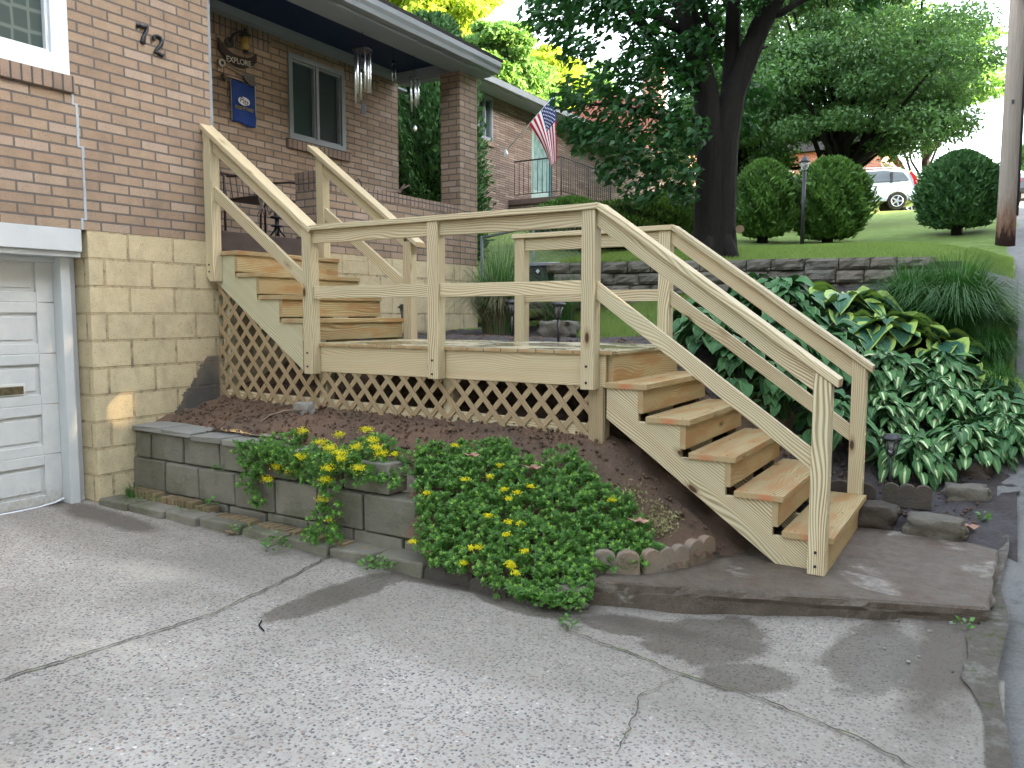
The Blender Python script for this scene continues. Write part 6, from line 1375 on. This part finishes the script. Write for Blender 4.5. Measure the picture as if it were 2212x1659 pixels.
for k in range(14): 
    y0_=40.6+k*.22; mb.hexa([(-3.55,y0_,8.1),(-1.6,y0_,7.1),(-1.6,y0_+.2,7.1),(-3.55,y0_+.2,8.1),(-3.55,y0_,8.14),(-1.6,y0_,7.14),(-1.6,y0_+.2,7.14),(-3.55,y0_+.2,8.14)])
    mb.box(-1.62,-1.59,y0_,y0_+.2,6.85-(k%2)*.06,7.12)
mb.build('awning',[M['white']],AH)
# ---------------------------------------------------------------- lamp post, pole
LP=thing('lamp_post','black garden lamp post with lantern between two round bushes','lamp post',(-1.10,11.1,1.52))
x,y,z=-1.10,11.1,1.52
mb=MB(); mb.tube([(x,y,z-.1),(x,y,z+1.38)],[.04,.036],12); mb.tube([(x-.12,y,z+1.22),(x+.12,y,z+1.22)],.01,6); mb.build('post',[M['iron']],LP)
mb=MB(); mb.lathe((x,y,z+1.38),[(.03,0),(.06,.03),(.085,.17)],6); mb.build('lantern_glass',[M['lampglass']],LP)
mb=MB(); mb.lathe((x,y,z+1.55),[(.10,0),(.09,.02),(.05,.08),(.015,.10),(.015,.14)],6); mb.build('lantern_cap',[M['iron']],LP)
UP_=thing('utility_pole','weathered wooden utility pole at the road edge with dark rotted foot','utility pole',(2.17,12.4,1.45))
x,y,z=2.17,12.4,1.4
mb=MB(); mb.tube([(x,y,z-.3),(x,y,z+.4),(x,y,z+3.5),(x,y,z+8.5)],[.165,.155,.14,.115],16); mb.build('pole_shaft',[M['pole']],UP_)
mb=MB(); mb.tube([(x+.16,y-.03,z+.6),(x+.15,y-.03,z+6)],.022,8); mb.build('conduit',[M['blackpl']],UP_)
mb=MB(); mb.box(x+.02,x+.3,y-.2,y-.05,z+4.35,z+4.75); mb.tube([(x+.05,y-.12,z+4.75),(x+.12,y-.15,z+5.3)],.015,6); mb.build('cable_box',[M['blackpl']],UP_,bevel=.02)
mb=MB(); mb.box(x-.02,x+.02,y-.158,y-.150,z+2.55,z+2.62); mb.build('metal_tag',[M['iron']],UP_)
mb=MB()
for k,(dz,dx) in enumerate(((4.9,.0),(5.4,.1),(4.2,.05))):
    P=[Vector((x+dx,y,z+dz)).lerp(Vector((x+dx+1.5,y+40,z+dz+6.5)),q)+Vector((0,0,-2.*q*(1-q))) for q in np.linspace(0,1,14)]; mb.tube(P,.015,5,cap=False)
mb.build('cable',[M['blackpl']],UP_)
# ---------------------------------------------------------------- cars
def car(name,label,x,y,z,rz,kind,colr,cat='car',group='cars parked up the hill'):
    c=thing(name,label,cat,(0,0,0),group)
    pt=NT('car_paint_'+name+str(int(x*10))); pt.b.inputs['Coat Weight'].default_value=1; pt.b.inputs['Coat Roughness'].default_value=.05; pm=pt.fin(colr,.35,.5,.4)
    gl=M['glass']; dk=M['blackpl']
    if kind=='suv': L_,Wd=4.5,1.8; side=[(-2.25,.42),(-2.2,.95),(-1.3,1.08),(-.55,1.60),(.9,1.68),(1.75,1.58),(2.1,1.12),(2.22,.95),(2.24,.45)]; gh=[(-1.15,1.08),(-.5,1.53),(.85,1.60),(1.6,1.50),(1.82,1.16)]
    else: L_,Wd=4.6,1.75; side=[(-2.3,.4),(-2.25,.75),(-1.2,.95),(-.5,1.38),(.7,1.42),(1.5,1.05),(2.25,.98),(2.3,.45)]; gh=[(-1.0,.96),(-.45,1.32),(.65,1.36),(1.3,1.03)]
    def arch(px): return [(px+.38*math.cos(a),.34+.36*math.sin(a)) for a in np.linspace(0,math.pi,9)]
    wx=(-1.38,1.38); low=[(2.22,.28)]+arch(wx[1])+arch(wx[0])+[(-2.22,.28)]
    prof=side+low
    mb=MB(); h=Wd/2
    n=len(prof)
    def row(s,inset): 
        out=[]
        for (a,b) in prof:
            k=max(0,(b-1.0))*.28+inset; out.append(Vector((a,s*(h-k),b)))
        return out
    A,B=row(-1,0),row(1,0)
    mb.face(A[::1],None,0); mb.face(B[::-1],None,0)
    for i in range(n): mb.face([A[i],B[i],B[(i+1)%n],A[(i+1)%n]],None,0,False)
    body=mb.build('body',[pm],c,bevel=.03)
    for s in (-1,1):
        q=[]; 
        mb=MB(); P=[Vector((a,s*(h-max(0,b-1)*.28+.004),b)) for a,b in gh]; mb.face(P if s<0 else P[::-1],None,0); wdw=mb.build('side_window',[gl],body)
        for px in ((.15,)if kind!='suv' else (.2,1.15)):
            mb=MB(); mb.box(px-.04,px+.04,s*(h-.17)-.01 if s<0 else s*(h-.17),s*(h-.0)-.0 if s<0 else s*(h),1.1,1.5); mb.build('pillar',[dk],wdw)
        mb=MB(); mb.prism([(2.0,.98),(2.24,.96),(2.12,1.18),(1.92,1.5),(1.84,1.48),(1.98,1.15)] if kind=='suv' else [(2.0,.8),(2.31,.8),(2.28,.96),(2.0,.98)],s*(h-.10)-.06,s*(h-.10)+.06+.05*s*0,'y'); mb.build('tail_light',[plain('red_lamp',(.5,.01,.015),.15,.6)]*2,body)
        mb=MB(); mb.prism([(-2.22,.78),(-1.9,.82),(-1.95,.95),(-2.2,.9)],s*(h-.08)-.07,s*(h-.08)+.07,'y'); mb.build('headlight',[M['silver']]*2,body)
        mb=MB(); mb.box(.42,.6,s*h-.01,s*h+.012,.93,.96); mb.build('door_handle',[dk],body)
        mb=MB(); mb.box(-.95,-.75,s*(h+.03)-.08,s*(h+.03)+.08,1.08,1.22); mb.build('mirror',[pm],body,bevel=.02)
        for px in wx:
            mb=MB(); mb.tube([(px,s*(h-.2),.34),(px,s*(h+.005),.34)],.34,24); ty=mb.build('wheel',[plain('tyre_rubber',(.02,.02,.02),.8)],c)
            mb=MB(); mb.tube([(px,s*(h-.0),.34),(px,s*(h+.012),.34)],.07,12)
            for k in range(5):
                a=k*2*math.pi/5; dx,dz=math.cos(a),math.sin(a); mb.obox((px+dx*.13,s*(h+.008),.34+dz*.13),(dx*.10,0,dz*.10),(0,.006,0),(-dz*.032,0,dx*.032))
            mb.tube([(px+.22*math.cos(a),s*(h+.008),.34+.22*math.sin(a)) for a in np.linspace(0,2*math.pi,21)],.014,5); mb.build('rim',[M['silver']],ty)
    mb=MB(); mb.prism([(1.9,.3),(2.27,.3),(2.27,.55),(2.0,.55)],-h+.05,h-.05,'y'); mb.prism([(-2.27,.3),(-1.9,.3),(-2.0,.5),(-2.27,.5)],-h+.05,h-.05,'y'); mb.build('bumper',[dk,dk],body,bevel=.02)
    P0=[Vector(p) for p in ([(1.62,0,1.60),(2.02,0,1.17)] if kind=='suv' else [(.78,0,1.38),(1.42,0,1.08)])]
    mb=MB(); a_,b_=P0; mb.face([a_+Vector((.03,-h*.72,0)),b_+Vector((.03,-h*.85,0)),b_+Vector((.03,h*.85,0)),a_+Vector((.03,h*.72,0))],None,0); mb.build('rear_window',[gl],body)
    mb=MB(); a_,b_=[Vector(p) for p in ([(-.62,0,1.56),(-1.25,0,1.12)] if kind=='suv' else [(-.55,0,1.35),(-1.15,0,.99)])]; mb.face([b_+Vector((-.03,-h*.85,0.01)),a_+Vector((-.03,-h*.72,0.01)),a_+Vector((-.03,h*.72,0.01)),b_+Vector((-.03,h*.85,0.01))],None,0); mb.build('windscreen',[gl],body)
    if kind=='suv':
        mb=MB(); 
        for s in (-1,1): mb.tube([(-.4,s*.62,1.69),(0,s*.62,1.74),(1.2,s*.62,1.73),(1.5,s*.62,1.66)],.018,6)
        mb.build('roof_rail',[M['silver']],body)
    c.location=(x,y,z); c.rotation_euler=(0,0,rz); return c
lw=dp(1850,452,33.5); car('suv','silver suv with red tail light parked between two round bushes',float(lw[0]),float(lw[1]),gz2(lw[0],lw[1])-.03,math.radians(18),'suv',(.45,.50,.56))
lw=dp(1888,445,37.5); car('suv','second pale suv parked just behind the silver one',float(lw[0]),float(lw[1]),gz2(lw[0],lw[1])-.03,math.radians(20),'suv',(.42,.48,.52))
lw=dp(1625,452,31.5); car('jeep','orange brown vehicle mostly hidden behind the left bush',float(lw[0]),float(lw[1]),gz2(lw[0],lw[1])-.03,math.radians(22),'suv',(.30,.10,.04))
lw=dp(2215,437,42); car('sedan','dark sedan with red tail lamp at the top of the road',float(lw[0])+.45,float(lw[1]),float(lw[2]),math.radians(-90),'sedan',(.03,.03,.035))
lw=dp(2150,437,44); car('sedan','dark car just visible left of the utility pole',float(lw[0])-.3,float(lw[1]),float(lw[2]),math.radians(-90),'sedan',(.05,.03,.03))
